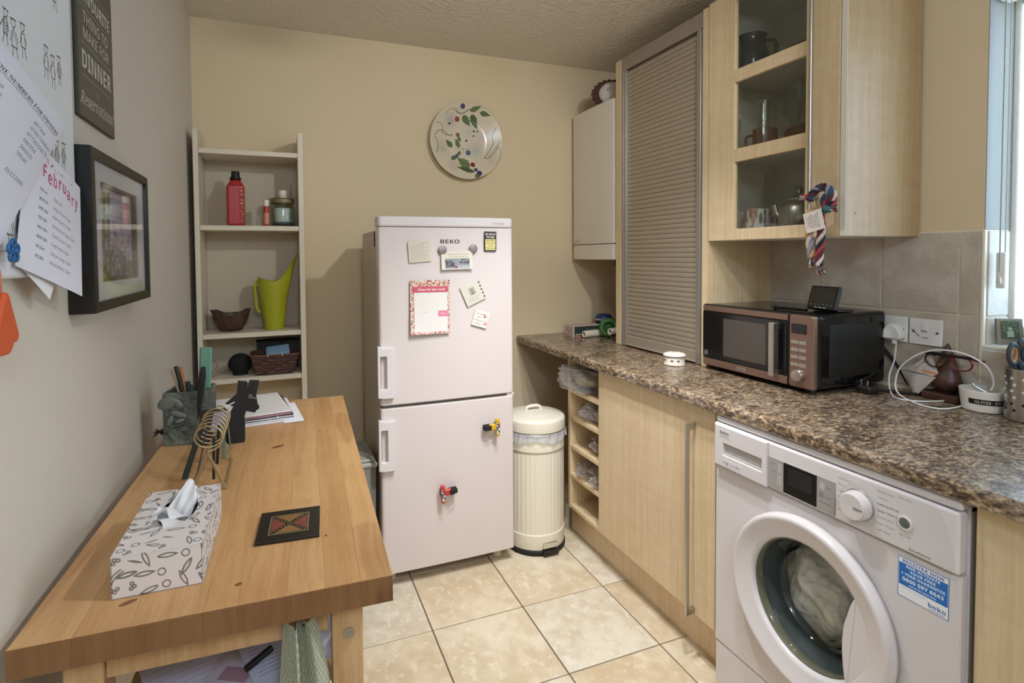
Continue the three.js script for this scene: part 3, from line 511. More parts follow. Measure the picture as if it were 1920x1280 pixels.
// ---------- tall shutter unit ----------
{
  const t = thing('shutter_unit', 'tall maple unit on the worktop closed by a grey roller shutter', 'cabinet', [1.76, WY, -2.01]);
  const y1 = 2.325, xf = 1.59, xb = XR - 0.003;
  part(t, 'side_panel', bb(xf - 0.002, xb, WY + 0.001, y1 - 0.004, -2.328, -2.287, 0.001), M.maple); part(t, 'side_panel', bb(xf - 0.004, xb, WY + 0.001, y1 + 0.003, -1.726, -1.697, 0.001), M.maple, { ou: 0.4 });
  part(t, 'top_panel', bb(xf + 0.02, xb, y1 - 0.02, y1, -2.287, -1.726, 0.001), M.maple);
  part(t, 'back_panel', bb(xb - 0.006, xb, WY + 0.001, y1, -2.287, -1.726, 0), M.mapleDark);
  part(t, 'frame_rail', bb(xf, xf + 0.02, 2.262, y1, -2.287, -1.726, 0.002), M.alu);
  part(t, 'frame_stile', merge([bb(xf, xf + 0.03, WY + 0.001, 2.262, -2.286, -2.268, 0.002), bb(xf + 0.003, xf + 0.03, WY + 0.001, 2.262, -2.267, -2.252, 0.002)]), M.alu);
  part(t, 'frame_stile', merge([bb(xf, xf + 0.03, WY + 0.001, 2.262, -1.764, -1.742, 0.002), bb(xf + 0.003, xf + 0.03, WY + 0.001, 2.262, -1.742, -1.727, 0.005)]), M.alu);
  const sh = part(t, 'shutter', bb(xf + 0.0175, xf + 0.022, 0.93, 2.26, -2.254, -1.762, 0), mat('#6d5f4d', 0.7));
  const N = 61, p0 = 0.962, pitch = (2.254 - p0) / N;
  const prof = new THREE.Shape(); prof.moveTo(0, 0.0012); prof.quadraticCurveTo(-0.0028, pitch * 0.5, 0, pitch - 0.0010); prof.lineTo(0.004, pitch - 0.0010); prof.lineTo(0.004, 0.0012); prof.lineTo(0, 0.0012);
  const sg = norm(ext(prof, 0.492, 0, 6));
  for (let i = 0; i < N; i++) { const m = new THREE.Mesh(sg, M.slat); m.name = 'slat'; m.castShadow = m.receiveShadow = true; m.position.set(xf + 0.0165 - 1.76, p0 + i * pitch - WY, -2.254 + 2.01); sh.add(m); }
  part(sh, 'bottom_rail', merge([bb(xf + 0.004, xf + 0.022, 0.914, 0.96, -2.252, -1.765, 0.003), bb(xf - 0.004, xf + 0.006, 0.912, 0.918, -2.252, -1.765, 0.002)]), M.slat);
}
// ---------- glazed wall cabinet ----------
const CAB = { z0: -1.694, z1: -1.134, y0: 1.41, y1: 2.335, xf: 1.585, xb: XR - 0.004 };
{
  const t = thing('glass_cabinet', 'maple wall cabinet with a three-pane glass door and long steel handle', 'cabinet', [1.76, 1.41, -1.414]);
  const { z0, z1, y0, y1, xf, xb } = CAB, inner = mat('#efe8dc', 0.6);
  const pale = M.maple.clone(); pale.color.set('#d2c8bf'); pale.userData.box = true;  // darker, greyer copy of the maple, toned down against the window light here
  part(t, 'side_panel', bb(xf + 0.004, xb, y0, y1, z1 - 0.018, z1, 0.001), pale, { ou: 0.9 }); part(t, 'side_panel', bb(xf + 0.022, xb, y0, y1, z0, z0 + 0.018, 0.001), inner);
  part(t, 'bottom_panel', bb(xf + 0.022, xb, y0, y0 + 0.018, z0 + 0.018, z1 - 0.018, 0.001), inner); part(t, 'top_panel', bb(xf + 0.022, xb, y1 - 0.018, y1, z0 + 0.018, z1 - 0.018, 0.001), inner);
  part(t, 'back_panel', bb(xb - 0.006, xb, y0, y1, z0 + 0.018, z1 - 0.018, 0), inner);
  for (const y of [1.735, 2.03]) part(t, 'shelf_board', bb(xf + 0.03, xb - 0.006, y - 0.016, y, z0 + 0.0185, z1 - 0.0185, 0.001), inner);
  const panes = [[1.452, 1.700], [1.748, 1.994], [2.040, 2.292]], s = new THREE.Shape(), dz1 = z1 - 0.022;
  s.moveTo(z0 + 0.002, y0); s.lineTo(dz1, y0); s.lineTo(dz1, y1); s.lineTo(z0 + 0.002, y1); s.lineTo(z0 + 0.002, y0);
  for (const [a, b] of panes) { const h = new THREE.Path(); h.moveTo(-1.562, a); h.lineTo(-1.562, b); h.lineTo(-1.27, b); h.lineTo(-1.27, a); h.lineTo(-1.562, a); s.holes.push(h); }
  const d = part(t, 'door', turnTo(ext(s, 0.02, 0.0015), 'left').translate(xf + 0.02, 0, 0), M.maple, { ou: 0.55 });
  const gl = mat('#e9ebe8', 0.02, { transmission: 1, thickness: 0, ior: 1.5 });
  for (const [a, b] of panes) part(d, 'pane', bb(xf + 0.012, xf + 0.015, a - 0.006, b + 0.006, -1.568, -1.264, 0), gl);
  part(t, 'edge_strip', bb(xf + 0.002, xf + 0.022, y0, y1, z1 - 0.02, z1 - 0.001, 0.001), M.cream);
  part(d, 'rod_handle', merge([rod([xf - 0.032, 1.495, -1.228], [xf - 0.032, 2.25, -1.228], 0.0062, 20), rod([xf - 0.032, 1.53, -1.228], [xf, 1.53, -1.228], 0.005), rod([xf - 0.032, 2.22, -1.228], [xf, 2.22, -1.228], 0.005)]), M.steel);
  part(t, 'screw_cap', cyl(0.003, 0.003, 0.001, 12).rotateX(PI / 2).translate(1.63, 1.478, z1 + 0.0006), mat('#9a7f55', 0.5));
}
// ---------- microwave ----------
{
  const t = thing('microwave', 'black microwave oven with brushed bronze trim and silver handle', 'microwave', [1.73, WY, -1.454]);
  const z0 = -1.694, z1 = -1.214, y0 = 0.921, y1 = 1.162, xf = 1.562, zs = -1.308, bronze = mat('#8c7263', 0.38, { metalness: 0.7 });
  part(t, 'housing', bb(xf + 0.024, 1.905, y0, y1, z0 + 0.001, z1, 0.014, 4), M.blackGloss);
  part(t, 'side_emboss', merge([bb(1.632, 1.868, 0.956, 1.128, z1 - 0.004, z1 + 0.0022, 0.003), ]), M.black);
  const d = part(t, 'door', bb(xf + 0.003, xf + 0.024, y0, y1, z0, zs, 0.006, 3), M.black);
  part(d, 'window_glass', bb(xf - 0.001, xf + 0.006, 0.953, 1.134, z0 + 0.003, zs - 0.003, 0.002), M.blackGloss);
  part(d, 'window_mesh', bb(xf - 0.0016, xf - 0.0008, 0.972, 1.114, -1.585, -1.392, 0), mat('#564f48', 0.3, { metalness: 0.3 }));
  part(d, 'trim_strip', bb(xf, xf + 0.014, 1.136, y1 - 0.005, z0 + 0.002, zs - 0.002, 0.003), bronze); part(d, 'trim_strip', bb(xf, xf + 0.014, y0 + 0.002, 0.951, z0 + 0.002, zs - 0.002, 0.003), bronze);
  part(d, 'handle', merge([bb(xf - 0.03, xf - 0.018, 0.944, 1.128, -1.359, -1.338, 0.004, 3), bb(xf - 0.022, xf + 0.002, 1.105, 1.125, -1.356, -1.341, 0.002), bb(xf - 0.022, xf + 0.002, 0.947, 0.967, -1.356, -1.341, 0.002)]), M.steel);
  part(d, 'brand_print', turnTo(card(0.04, 0.011, 0.0006), 'left').translate(xf - 0.0006, 0.937, -1.50), printed(128, 40, (k, w, h) => { fill(k, '#8c7a6e', 0, 0, w, h); txt(k, 'beko', 64, 20, 'bold 34px sans-serif', '#4d4038'); }, 0.4), { keepUV: true });
  part(d, 'rating_mark', turnTo(card(0.02, 0.02, 0.0006), 'left').translate(xf - 0.0016, 0.973, -1.672), printed(64, 64, (k, w, h) => { fill(k, '#17171a', 0, 0, w, h); k.strokeStyle = '#999'; k.lineWidth = 4; k.strokeRect(8, 8, 48, 48); txt(k, '20', 32, 34, 'bold 30px sans-serif', '#aaa'); }), { keepUV: true });
  const c = part(t, 'control_panel', bb(xf, xf + 0.024, y0, y1 - 0.003, zs + 0.003, z1 - 0.001, 0.008, 3), bronze);
  part(c, 'display', bb(xf - 0.001, xf + 0.004, 1.098, 1.130, -1.294, -1.238, 0.001), M.blackGloss);
  for (let r = 0; r < 4; r++) for (let q = 0; q < 2; q++) part(c, 'button', bb(xf - 0.002, xf + 0.003, 1.064 - r * 0.0245, 1.0755 - r * 0.0245, -1.2945 + q * 0.029, -1.268 + q * 0.029, 0.001), M.alu);
  part(c, 'dial', lathe([[0.020, 0], [0.019, 0.016], [0.017, 0.019], [0.0001, 0.019]], 40).rotateZ(PI / 2).translate(xf, 0.964, -1.262), M.steel);
  for (const x of [xf + 0.04, 1.87]) for (const z of [z0 + 0.04, z1 - 0.04]) part(t, 'foot', cyl(0.014, 0.014, 0.017, 16).translate(x, WY + 0.0085, z), M.rubber);
}
// ---------- things on the left-hand wall ----------
const onLeft = (g, x, y, z) => turnTo(g, 'right').translate(x, y, z);
function stickFigures(k, w, h) {
  fill(k, '#dcdde0', 0, 0, w, h); k.strokeStyle = '#3c3c40'; k.lineWidth = 2.2; k.lineCap = 'round';
  const person = (x, y, s, t) => {
    const a = rr(-0.2, 0.2); k.save(); k.translate(x, y); k.rotate(a * 0.5);
    k.beginPath(); k.arc(0, -s, s * 0.13, 0, 7); k.stroke(); k.beginPath(); k.moveTo(-s * 0.2, -s * 1.1); k.lineTo(s * 0.2, -s * 1.12); k.stroke();
    k.beginPath();
    if (t === 0) { k.moveTo(-s * 0.12, -s * 0.8); k.lineTo(-s * 0.16, -s * 0.35); k.lineTo(s * 0.16, -s * 0.35); k.lineTo(s * 0.12, -s * 0.8); k.closePath(); } else if (t === 1) { k.moveTo(0, -s * 0.85); k.lineTo(-s * 0.2, -s * 0.3); k.lineTo(s * 0.2, -s * 0.3); k.closePath(); } else { k.rect(-s * 0.13, -s * 0.82, s * 0.26, s * 0.5); for (let i = 0; i < 5; i++) { k.moveTo(-s * 0.13, -s * (0.75 - i * 0.1)); k.lineTo(s * 0.13, -s * (0.7 - i * 0.1)); } }
    k.moveTo(-s * 0.08, -s * 0.33); k.lineTo(-s * rr(0.06, 0.2), 0); k.moveTo(s * 0.08, -s * 0.33); k.lineTo(s * rr(0.06, 0.2), 0);
    k.moveTo(-s * 0.13, -s * 0.75); k.lineTo(-s * rr(0.2, 0.35), -s * 0.45); k.moveTo(s * 0.13, -s * 0.75); k.lineTo(s * rr(0.2, 0.35), -s * 0.48); k.stroke(); k.restore();
  };
  for (let r = 0; r < 5; r++) for (let c = 0; c < 5; c++) { const n = 1 + Math.floor(rr(1, 3)), x0 = 70 + c * 195 + rr(-25, 25), y0 = 170 + r * 195 + rr(-20, 20); for (let i = 0; i < n; i++) person(x0 + i * 42, y0 + rr(-14, 14), rr(60, 74), Math.floor(rr(0, 3))); }
  fill(k, '#c0392b', 610, 120, 12, 8);
}
{
  const t = thing('memo_board', 'white fabric memo board printed with small stick figures', 'memo board', [XL, 1.67, -0.9]);
  part(t, 'board', onLeft(faceUV(bx(0.69, 0.69, 0.02, 0.006, 3), 0.69, 0.69), XL + 0.0105, 1.678, -0.84), printed(1024, 1024, stickFigures, 0.85), { keepUV: true });
}
function lines(k, rows, x, y, dy, font, c, al = 'left') { rows.forEach((s, i) => txt(k, s, x, y + i * dy, font, c, al)); }
{ // sheet of numbers
  const t = quadSheet([-0.349, 1.445, -0.662], [-0.338, 1.378, -0.875], [-0.335, 1.584, -1.109], [-0.343, 1.651, -0.896], 0.006);
  single('number_sheet', 'white printed sheet headed with numbers for owners pinned over the memo board', 'paper', t, printed(720, 980, (k, w, h) => {
    fill(k, '#dfe0ea', 0, 0, w, h); txt(k, 'PHONE NUMBERS FOR OWNERS', w / 2, 120, 'bold 42px serif', '#3a3a46'); fill(k, '#3a3a46', 40, 146, w - 80, 4);
    lines(k, ['407368', '07887504843', '07739354279', '666354', '566633', '70146'], 470, 220, 52, '38px serif', '#44444f'); lines(k, ['Home', 'Mobile', 'Mobile', 'Office', 'Surgery', 'Vet'], 90, 220, 52, '38px serif', '#44444f'); txt(k, '01122000', 470, 610, '38px serif', '#44444f', 'left');
  }, 0.85), [XL + 0.02, 1.46, -0.965]);
}
{ // February list and the sheet under it
  const g = quadSheet([-0.339, 1.351, -0.918], [-0.322, 1.295, -1.119], [-0.338, 1.488, -1.182], [-0.3415, 1.544, -0.981], 0.004, 0.0006, 20);
  single('month_list', 'white sheet headed February in pink letters curling over the black picture frame', 'paper', g, printed(960, 834, (k, w, h) => {
    fill(k, '#e0dfe8', 0, 0, w, h); k.save(); k.translate(560, 150); k.rotate(0.02);
    [...'February'].forEach((s, i) => txt(k, s, -300 + i * 84, 16 * Math.sin(i * 1.3), 'bold 128px sans-serif', ['#c2557f', '#a8527f', '#c95f86', '#b4466f'][i % 4])); for (let i = 0; i < 26; i++) { k.fillStyle = ['#c2557f', '#8a6a9a', '#777', '#d88'][i % 4]; k.beginPath(); k.arc(rr(-320, 330), rr(-105, -70) + (i % 5) * 4, rr(3, 9), 0, 7); k.fill(); } k.restore();
    lines(k, ['THU 1st', 'MON 5th', 'WED 14th', 'TUE 13th', 'WED 19th', 'MON 19th', 'FRI 23rd', 'FRI 28th'], 200, 285, 62, 'bold 28px sans-serif', '#4a4a55'); lines(k, ['Magic Farm', 'Songs of Praise 2.30pm', 'Bakers (lunch) 11.00am', 'Remembrance Cuppa 2.30pm', 'Church Service 11.30am', 'Cargill House 2.30pm', 'Slimcare Lounge 2.30pm', 'Wine & Whiskey 7.30pm'], 400, 285, 62, '30px sans-serif', '#4a4a55');
  }, 0.85), [XL + 0.03, 1.418, -1.013]);
  const g2 = quadSheet([-0.3425, 1.356, -0.93], [-0.336, 1.297, -1.022], [-0.336, 1.328, -1.052], [-0.3425, 1.43, -0.98], 0.002);
  single('under_sheet', 'blank white sheet hanging beneath the February list', 'paper', g2, M.paper, [XL + 0.012, 1.385, -0.985]);
}
{ // flower push pin
  const t = thing('push_pin', 'small blue flower-shaped push pin beside the February list', 'push pin', [XL + 0.036, 1.371, -0.888]), blue = mat('#1f5f94', 0.4);
  for (let i = 0; i < 5; i++) { const a = i / 5 * 2 * PI + 0.3; part(t, 'petal', onLeft(new THREE.TorusGeometry(0.0055, 0.0024, 8, 20).translate(0.0095 * Math.cos(a), 0.0095 * Math.sin(a), 0), XL + 0.036, 1.371, -0.888), blue); }
  part(t, 'pin_centre', new THREE.SphereGeometry(0.004, 12, 8).translate(XL + 0.038, 1.371, -0.888), blue);
  part(t, 'pin_shaft', rod([XL + 0.02, 1.371, -0.888], [XL + 0.036, 1.371, -0.888], 0.001), M.steel);
}
{ // orange loop tool on a cord
  const t = thing('hanging_tool', 'orange plastic triangular handle hanging from a thin cord below the memo board', 'tool', [XL + 0.016, 1.23, -0.93]), o = mat('#d2582a', 0.45);
  const sh = new THREE.Shape(); sh.moveTo(-0.005, 0.05); sh.quadraticCurveTo(0.004, 0.056, 0.012, 0.04); sh.lineTo(0.042, -0.026); sh.quadraticCurveTo(0.046, -0.044, 0.03, -0.046); sh.lineTo(0.022, -0.046); sh.quadraticCurveTo(0.012, -0.066, -0.01, -0.064); sh.lineTo(-0.05, -0.062); sh.lineTo(-0.05, -0.03); sh.lineTo(-0.005, 0.05);
  const h = new THREE.Path(); h.moveTo(-0.006, 0.024); h.lineTo(-0.04, -0.034); h.lineTo(-0.038, -0.05); h.lineTo(0.006, -0.05); h.lineTo(0.014, -0.036); h.lineTo(-0.006, 0.024); sh.holes.push(h);
  part(t, 'handle', onLeft(ext(sh, 0.016, 0.005).scale(0.72, 0.72, 0.8), XL + 0.012, 1.279, -0.898), o);
  part(t, 'cord', tube([[XL + 0.018, 1.312, -0.898], [XL + 0.02, 1.325, -0.892], [XL + 0.022, 1.345, -0.885]], 0.0014, 12, 6), mat('#c9836a', 0.8));
}
{ // plaque
  const t = thing('wall_plaque', 'grey wall plaque with white lettering about making reservations for dinner', 'sign', [XL, 1.8, -1.405]);
  part(t, 'plaque_board', onLeft(faceUV(bx(0.236, 0.318, 0.008, 0.002), 0.236, 0.318), XL + 0.0045, 1.796, -1.378), printed(768, 1018, (k, w, h) => {
    fill(k, '#55544e', 0, 0, w, h); k.strokeStyle = '#3b3833'; k.lineWidth = 14; k.strokeRect(0, 0, w, h); const c = '#bfbeb6';
    const dots = (y) => { k.fillStyle = c; for (let x = 70; x < w - 60; x += 22) { k.beginPath(); k.arc(x, y, 4, 0, 7); k.fill(); } };
    const fit = (s, y, size, wt = '') => { k.font = wt + size + 'px sans-serif'; const m = k.measureText(s).width; k.save(); k.translate(w / 2, y); k.scale(Math.min(1.25, (w - 130) / m), 1); txt(k, s, 0, 0, wt + size + 'px sans-serif', c); k.restore(); };
    txt(k, 'MY', w / 2, 90, '84px sans-serif', '#8f8e86'); dots(145); fit('FAVOURITE', 225, 118, 'bold '); dots(300); fit('THING TO', 365, 96); fit('MAKE FOR', 470, 96); dots(540); fit('DINNER', 640, 160, 'bold '); dots(742); txt(k, 'IS', w / 2, 800, '66px sans-serif', '#8f8e86'); k.save(); k.translate(w / 2, 890); k.transform(1, 0, -0.2, 1, 0, 0); txt(k, 'Reservations!', 0, 0, 'italic 112px serif', c); k.restore();
  }, 0.5), { keepUV: true });
  part(t, 'hanging_wire', tube([[XL + 0.004, 1.953, -1.28], [XL + 0.004, 1.983, -1.38], [XL + 0.004, 1.953, -1.48]], 0.0012, 20, 6), M.steel);
}
{ // box frame picture
  const t = thing('box_frame', 'black box frame holding a small painting in a wide white mount', 'picture', [XL, 1.415, -1.468]), w = 0.450, h = 0.311, cz = -1.417, cy = 1.413;
  const sh = shape([[-w / 2, -h / 2], [w / 2, -h / 2], [w / 2, h / 2], [-w / 2, h / 2]]), ho = new THREE.Path(); const a = w / 2 - 0.02, b = h / 2 - 0.02; ho.moveTo(-a, -b); ho.lineTo(-a, b); ho.lineTo(a, b); ho.lineTo(a, -b); ho.lineTo(-a, -b); sh.holes.push(ho);
  part(t, 'frame', onLeft(ext(sh, 0.042, 0.0015), XL + 0.001, cy, cz), mat('#12110f', 0.35));
  const m = shape([[-a, -b], [a, -b], [a, b], [-a, b]]), mo = new THREE.Path(), p = 0.146, q = 0.100; mo.moveTo(-p, -q); mo.lineTo(-p, q); mo.lineTo(p, q); mo.lineTo(p, -q); mo.lineTo(-p, -q); m.holes.push(mo);
  part(t, 'mount', onLeft(ext(m, 0.003, 0), XL + 0.032, cy, cz), mat('#d9d8da', 0.8));
  part(t, 'mount_bevel', onLeft((() => { const s2 = shape([[-p - 0.001, -q - 0.001], [p + 0.001, -q - 0.001], [p + 0.001, q + 0.001], [-p - 0.001, q + 0.001]]), o2 = new THREE.Path(), e = 0.007; o2.moveTo(-p + e, -q + e); o2.lineTo(-p + e, q - e); o2.lineTo(p - e, q - e); o2.lineTo(p - e, -q + e); o2.lineTo(-p + e, -q + e); s2.holes.push(o2); return ext(s2, 0.01, 0); })(), XL + 0.021, cy, cz), mat('#5e584e', 0.7));
  part(t, 'painting', onLeft(card(0.29, 0.196, 0.002), XL + 0.021, cy, cz), printed(640, 430, (k, W, H) => {
    const gr = ['#d9c9cd', '#cabdc6', '#b5b1bf']; for (let y = 0; y < H; y += 10) fill(k, gr[Math.floor(rr(0, 3))], 0, y, W, 12);
    const blob = (x, y, rx, ry, c, al) => { k.globalAlpha = al; k.fillStyle = c; k.beginPath(); k.ellipse(x, y, rx, ry, rr(-0.4, 0.4), 0, 7); k.fill(); k.globalAlpha = 1; };
    for (let i = 0; i < 420; i++) { const x = rr(0, W), low = 0.35 + 0.5 * x / W; blob(x, rr(H * low, H), rr(4, 16), rr(6, 22), ['#5d5a30', '#8a7c4a', '#3f4678', '#6c4a86', '#7f98a8', '#a8803c'][i % 6], 0.65); }
    for (const [x, wd, c] of [[75, 26, '#9c8a3c'], [150, 22, '#7f8a3a'], [215, 16, '#4f7a64']]) { for (let i = 0; i < 60; i++) blob(x + rr(-wd, wd), rr(60, H - 30), rr(5, 12), rr(14, 34), [c, '#b5ad86', '#6a6544'][i % 3], 0.5); blob(x + 10, 60, 34, 40, '#b08a7a', 0.6); blob(x + 14, 54, 22, 30, c, 0.8); }
    for (let i = 0; i < 60; i++) blob(rr(300, W), rr(160, H), rr(6, 12), rr(10, 26), ['#4f62a0', '#7a8ac0', '#9a5f9a', '#c5a96a'][i % 4], 0.7);
    blob(120, H - 20, 26, 10, '#c9b23e', 0.9);
  }, 0.8), { keepUV: true });
  part(t, 'glazing', onLeft(bx(2 * a, 2 * b, 0.0012, 0), XL + 0.0375, cy, cz), M.glass);
}
// plate on the back wall
{
  const t = thing('wall_plate', 'round cream ceramic plate painted with leaves and berries', 'plate', [0.94, 1.973, ZB]);
  const g = lathe([[0.0001, 0.004], [0.10, 0.004], [0.125, 0.008], [0.178, 0.026], [0.200, 0.034], [0.2045, 0.034], [0.204, 0.030], [0.18, 0.020], [0.12, -0.002], [0.09, -0.006], [0.0001, -0.006]].reverse(), 96).rotateX(PI / 2);
  const leaf = (k, x, y, l, w, a, c) => { k.save(); k.translate(x, y); k.rotate(a); k.fillStyle = c; k.beginPath(); k.moveTo(0, 0); for (let i = 1; i <= 8; i++) { const s = i / 8; k.lineTo(l * s, -w * Math.sin(PI * Math.pow(s, 0.7)) * (i % 2 ? 1 : 0.82)); } for (let i = 7; i >= 0; i--) { const s = i / 8; k.lineTo(l * s, w * Math.sin(PI * Math.pow(s, 0.7)) * (i % 2 ? 1 : 0.82)); } k.fill(); k.strokeStyle = '#2f3d28'; k.lineWidth = 3; k.beginPath(); k.moveTo(0, 0); k.lineTo(l, 0); k.stroke(); k.restore(); };
  part(t, 'plate_body', faceUV(g, 0.409, 0.409).translate(0.94, 1.973, ZB + 0.012), printed(1024, 1024, (k, w) => {
    fill(k, '#d8cbb0', 0, 0, w, w); const wash = (x, y, r, c, a) => { const q = k.createRadialGradient(x, y, 0, x, y, r); q.addColorStop(0, c); q.addColorStop(1, 'rgba(216,203,176,0)'); k.globalAlpha = a; k.fillStyle = q; k.fillRect(0, 0, w, w); k.globalAlpha = 1; };
    for (const [x, y, r, c] of [[300, 250, 160, '#9a93a4'], [660, 620, 220, '#9aa0a8'], [180, 620, 160, '#a3ab97'], [560, 380, 170, '#b0b4ac'], [780, 420, 140, '#b3a8a8'], [320, 840, 150, '#c0a3a0'], [860, 760, 130, '#c5a89a']]) wash(x, y, r, c, 0.6);
    const vine = (p, c, lw) => { k.strokeStyle = c; k.lineWidth = lw; k.beginPath(); k.moveTo(p[0], p[1]); for (let i = 2; i < p.length; i += 4) k.quadraticCurveTo(p[i], p[i + 1], p[i + 2], p[i + 3]); k.stroke(); };
    vine([350, 110, 430, 190, 520, 110, 560, 70, 640, 110], '#3f4a3e', 9); vine([230, 190, 240, 90, 380, 100, 400, 130, 420, 160], '#5a6350', 5); vine([90, 300, 200, 270, 180, 420, 300, 470, 330, 440], '#4d4a38', 6); vine([60, 470, 120, 360, 210, 400, 250, 450, 330, 430], '#4d4a38', 7); vine([60, 480, 160, 560, 80, 700], '#55583f', 7);
    vine([930, 300, 860, 420, 900, 520, 800, 700, 770, 720, 860, 760, 960, 560], '#4f5a3a', 8); vine([1000, 480, 900, 620, 830, 700], '#4f5a3a', 6); vine([980, 560, 1010, 700, 920, 800], '#7a7450', 6); vine([430, 560, 520, 640, 440, 700], '#6a5a40', 4); vine([330, 610, 460, 620, 560, 600], '#7a5a50', 4);
    const G = ['#5d7046', '#4f6440', '#6c7c4e'];
    for (const [x, y, l, wd, a, i] of [[470, 170, 170, 52, 0.9, 0], [590, 150, 200, 52, 1.15, 1], [560, 110, 170, 38, -0.4, 2], [700, 120, 150, 38, 0.25, 0], [320, 600, 130, 40, -2.3, 1], [420, 600, 130, 36, -2.0, 0], [430, 520, 90, 32, -1.9, 2], [300, 760, 120, 34, -0.5, 0], [400, 700, 70, 26, -1.0, 1], [560, 860, 210, 70, -2.5, 2], [620, 920, 260, 36, -2.9, 1], [620, 1000, 130, 34, -0.7, 0]]) leaf(k, x, y, l, wd, a, G[i]);
    for (const [x, y, r, c] of [[455, 60, 34, '#4c4a66'], [390, 225, 34, '#93463a'], [400, 430, 28, '#8a4a4c'], [545, 660, 36, '#44577c'], [385, 710, 26, '#3f5580'], [605, 820, 32, '#7c3034'], [640, 890, 26, '#4a4370'], [685, 935, 34, '#3d3668'], [520, 500, 16, '#5a3a2c'], [630, 365, 14, '#4a2c24'], [680, 365, 12, '#3c2c22'], [280, 290, 15, '#3a2c24'], [625, 430, 12, '#4a3a2c']]) { k.fillStyle = c; k.beginPath(); k.arc(x, y, r, 0, 7); k.fill(); }
  }, 0.22), { keepUV: true });
  part(t, 'hanger', rod([0.94, 1.973, ZB + 0.001], [0.94, 1.973, ZB + 0.012], 0.01), M.steel);
}
// cover plate and stray plaster patch above the boiler are part of the wall's finish

// ---------- things on the shelf unit ----------
{
  const t = thing('red_bottle', 'red plastic bottle with black screw cap on the upper shelf', 'bottle', [-0.183, 1.498, -2.655]), x = -0.183, z = -2.655, y = 1.499;
  part(t, 'bottle_body', merge([bb(x - 0.036, x + 0.036, y, y + 0.185, z - 0.03, z + 0.03, 0.012, 4), lathe([[0.034, 0.178], [0.032, 0.186], [0.021, 0.2], [0.019, 0.206], [0.0001, 0.206]], 32).translate(x, y, z)]), mat('#b0302f', 0.35));
  part(t, 'cap', lathe([[0.0001, 0.202], [0.023, 0.203], [0.023, 0.214], [0.018, 0.217], [0.017, 0.24], [0.015, 0.243], [0.0001, 0.243]], 32).translate(x, y, z), M.black);
  part(t, 'label', bb(x + 0.015, x + 0.0365, y + 0.01, y + 0.165, z + 0.026, z + 0.0306, 0.002), printed(64, 256, (k, w, h) => { fill(k, '#a33a34', 0, 0, w, h); for (let i = 0; i < 30; i++) fill(k, ['#d9b59a', '#c77', '#3c2a40', '#c98a4a'][i % 4], rr(4, 40), rr(0, 250), rr(4, 22), rr(3, 10)); }), { keepUV: true });
}
{
  const t = thing('balm_tube', 'slim red tube with white cap beside the glass jar', 'tube', [-0.058, 1.498, -2.635]);
  part(t, 'tube_body', lathe([[0.0001, 0], [0.011, 0.001], [0.0115, 0.088], [0.0001, 0.09]], 24).translate(-0.058, 1.499, -2.635), mat('#b8382e', 0.4)); part(t, 'cap', lathe([[0.0001, 0.09], [0.0125, 0.09], [0.0125, 0.118], [0.0001, 0.119]], 24).translate(-0.058, 1.499, -2.635), M.cream); part(t, 'stripe', lathe([[0.0118, 0.01], [0.0118, 0.06]], 24).translate(-0.0576, 1.499, -2.635), mat('#d98a78', 0.5));
}
{
  const x = 0.012, z = -2.68, y = 1.499, t = thing('glass_jar', 'squat greenish glass jar with pincushion and needle on its lid', 'jar', [x, y, z]);
  part(t, 'jar_glass', lathe([[0.0001, 0.003], [0.05, 0.003], [0.056, 0.01], [0.057, 0.078], [0.05, 0.09], [0.045, 0.092], [0.044, 0.108], [0.042, 0.108], [0.043, 0.09], [0.054, 0.075], [0.053, 0.012], [0.048, 0.007], [0.0001, 0.007]], 48).translate(x, y, z), mat('#f3f8f6', 0.04, { transmission: 1, thickness: 0 }));
  part(t, 'jar_contents', lathe([[0.0001, 0.008], [0.05, 0.008], [0.051, 0.018], [0.03, 0.024], [0.0001, 0.02]], 32).translate(x, y, z), mat('#3c4258', 0.6)); part(t, 'paper_roll', lathe([[0.036, 0.02], [0.04, 0.085], [0.0001, 0.085]], 32).translate(x, y, z), mat('#d6d8cc', 0.8));
  const l = part(t, 'lid', lathe([[0.0001, 0.106], [0.05, 0.106], [0.053, 0.111], [0.050, 0.116], [0.053, 0.121], [0.050, 0.13], [0.0001, 0.133]], 48).translate(x, y, z), mat('#8a7a55', 0.5, { metalness: 0.4 }));
  part(l, 'spool', lathe([[0.0001, 0.132], [0.021, 0.132], [0.020, 0.165], [0.017, 0.168], [0.0001, 0.168]], 28).translate(x + 0.001, y, z), M.cream); part(l, 'needle', rod([x + 0.036, y + 0.128, z], [x + 0.038, y + 0.192, z], 0.0013), M.black);
}
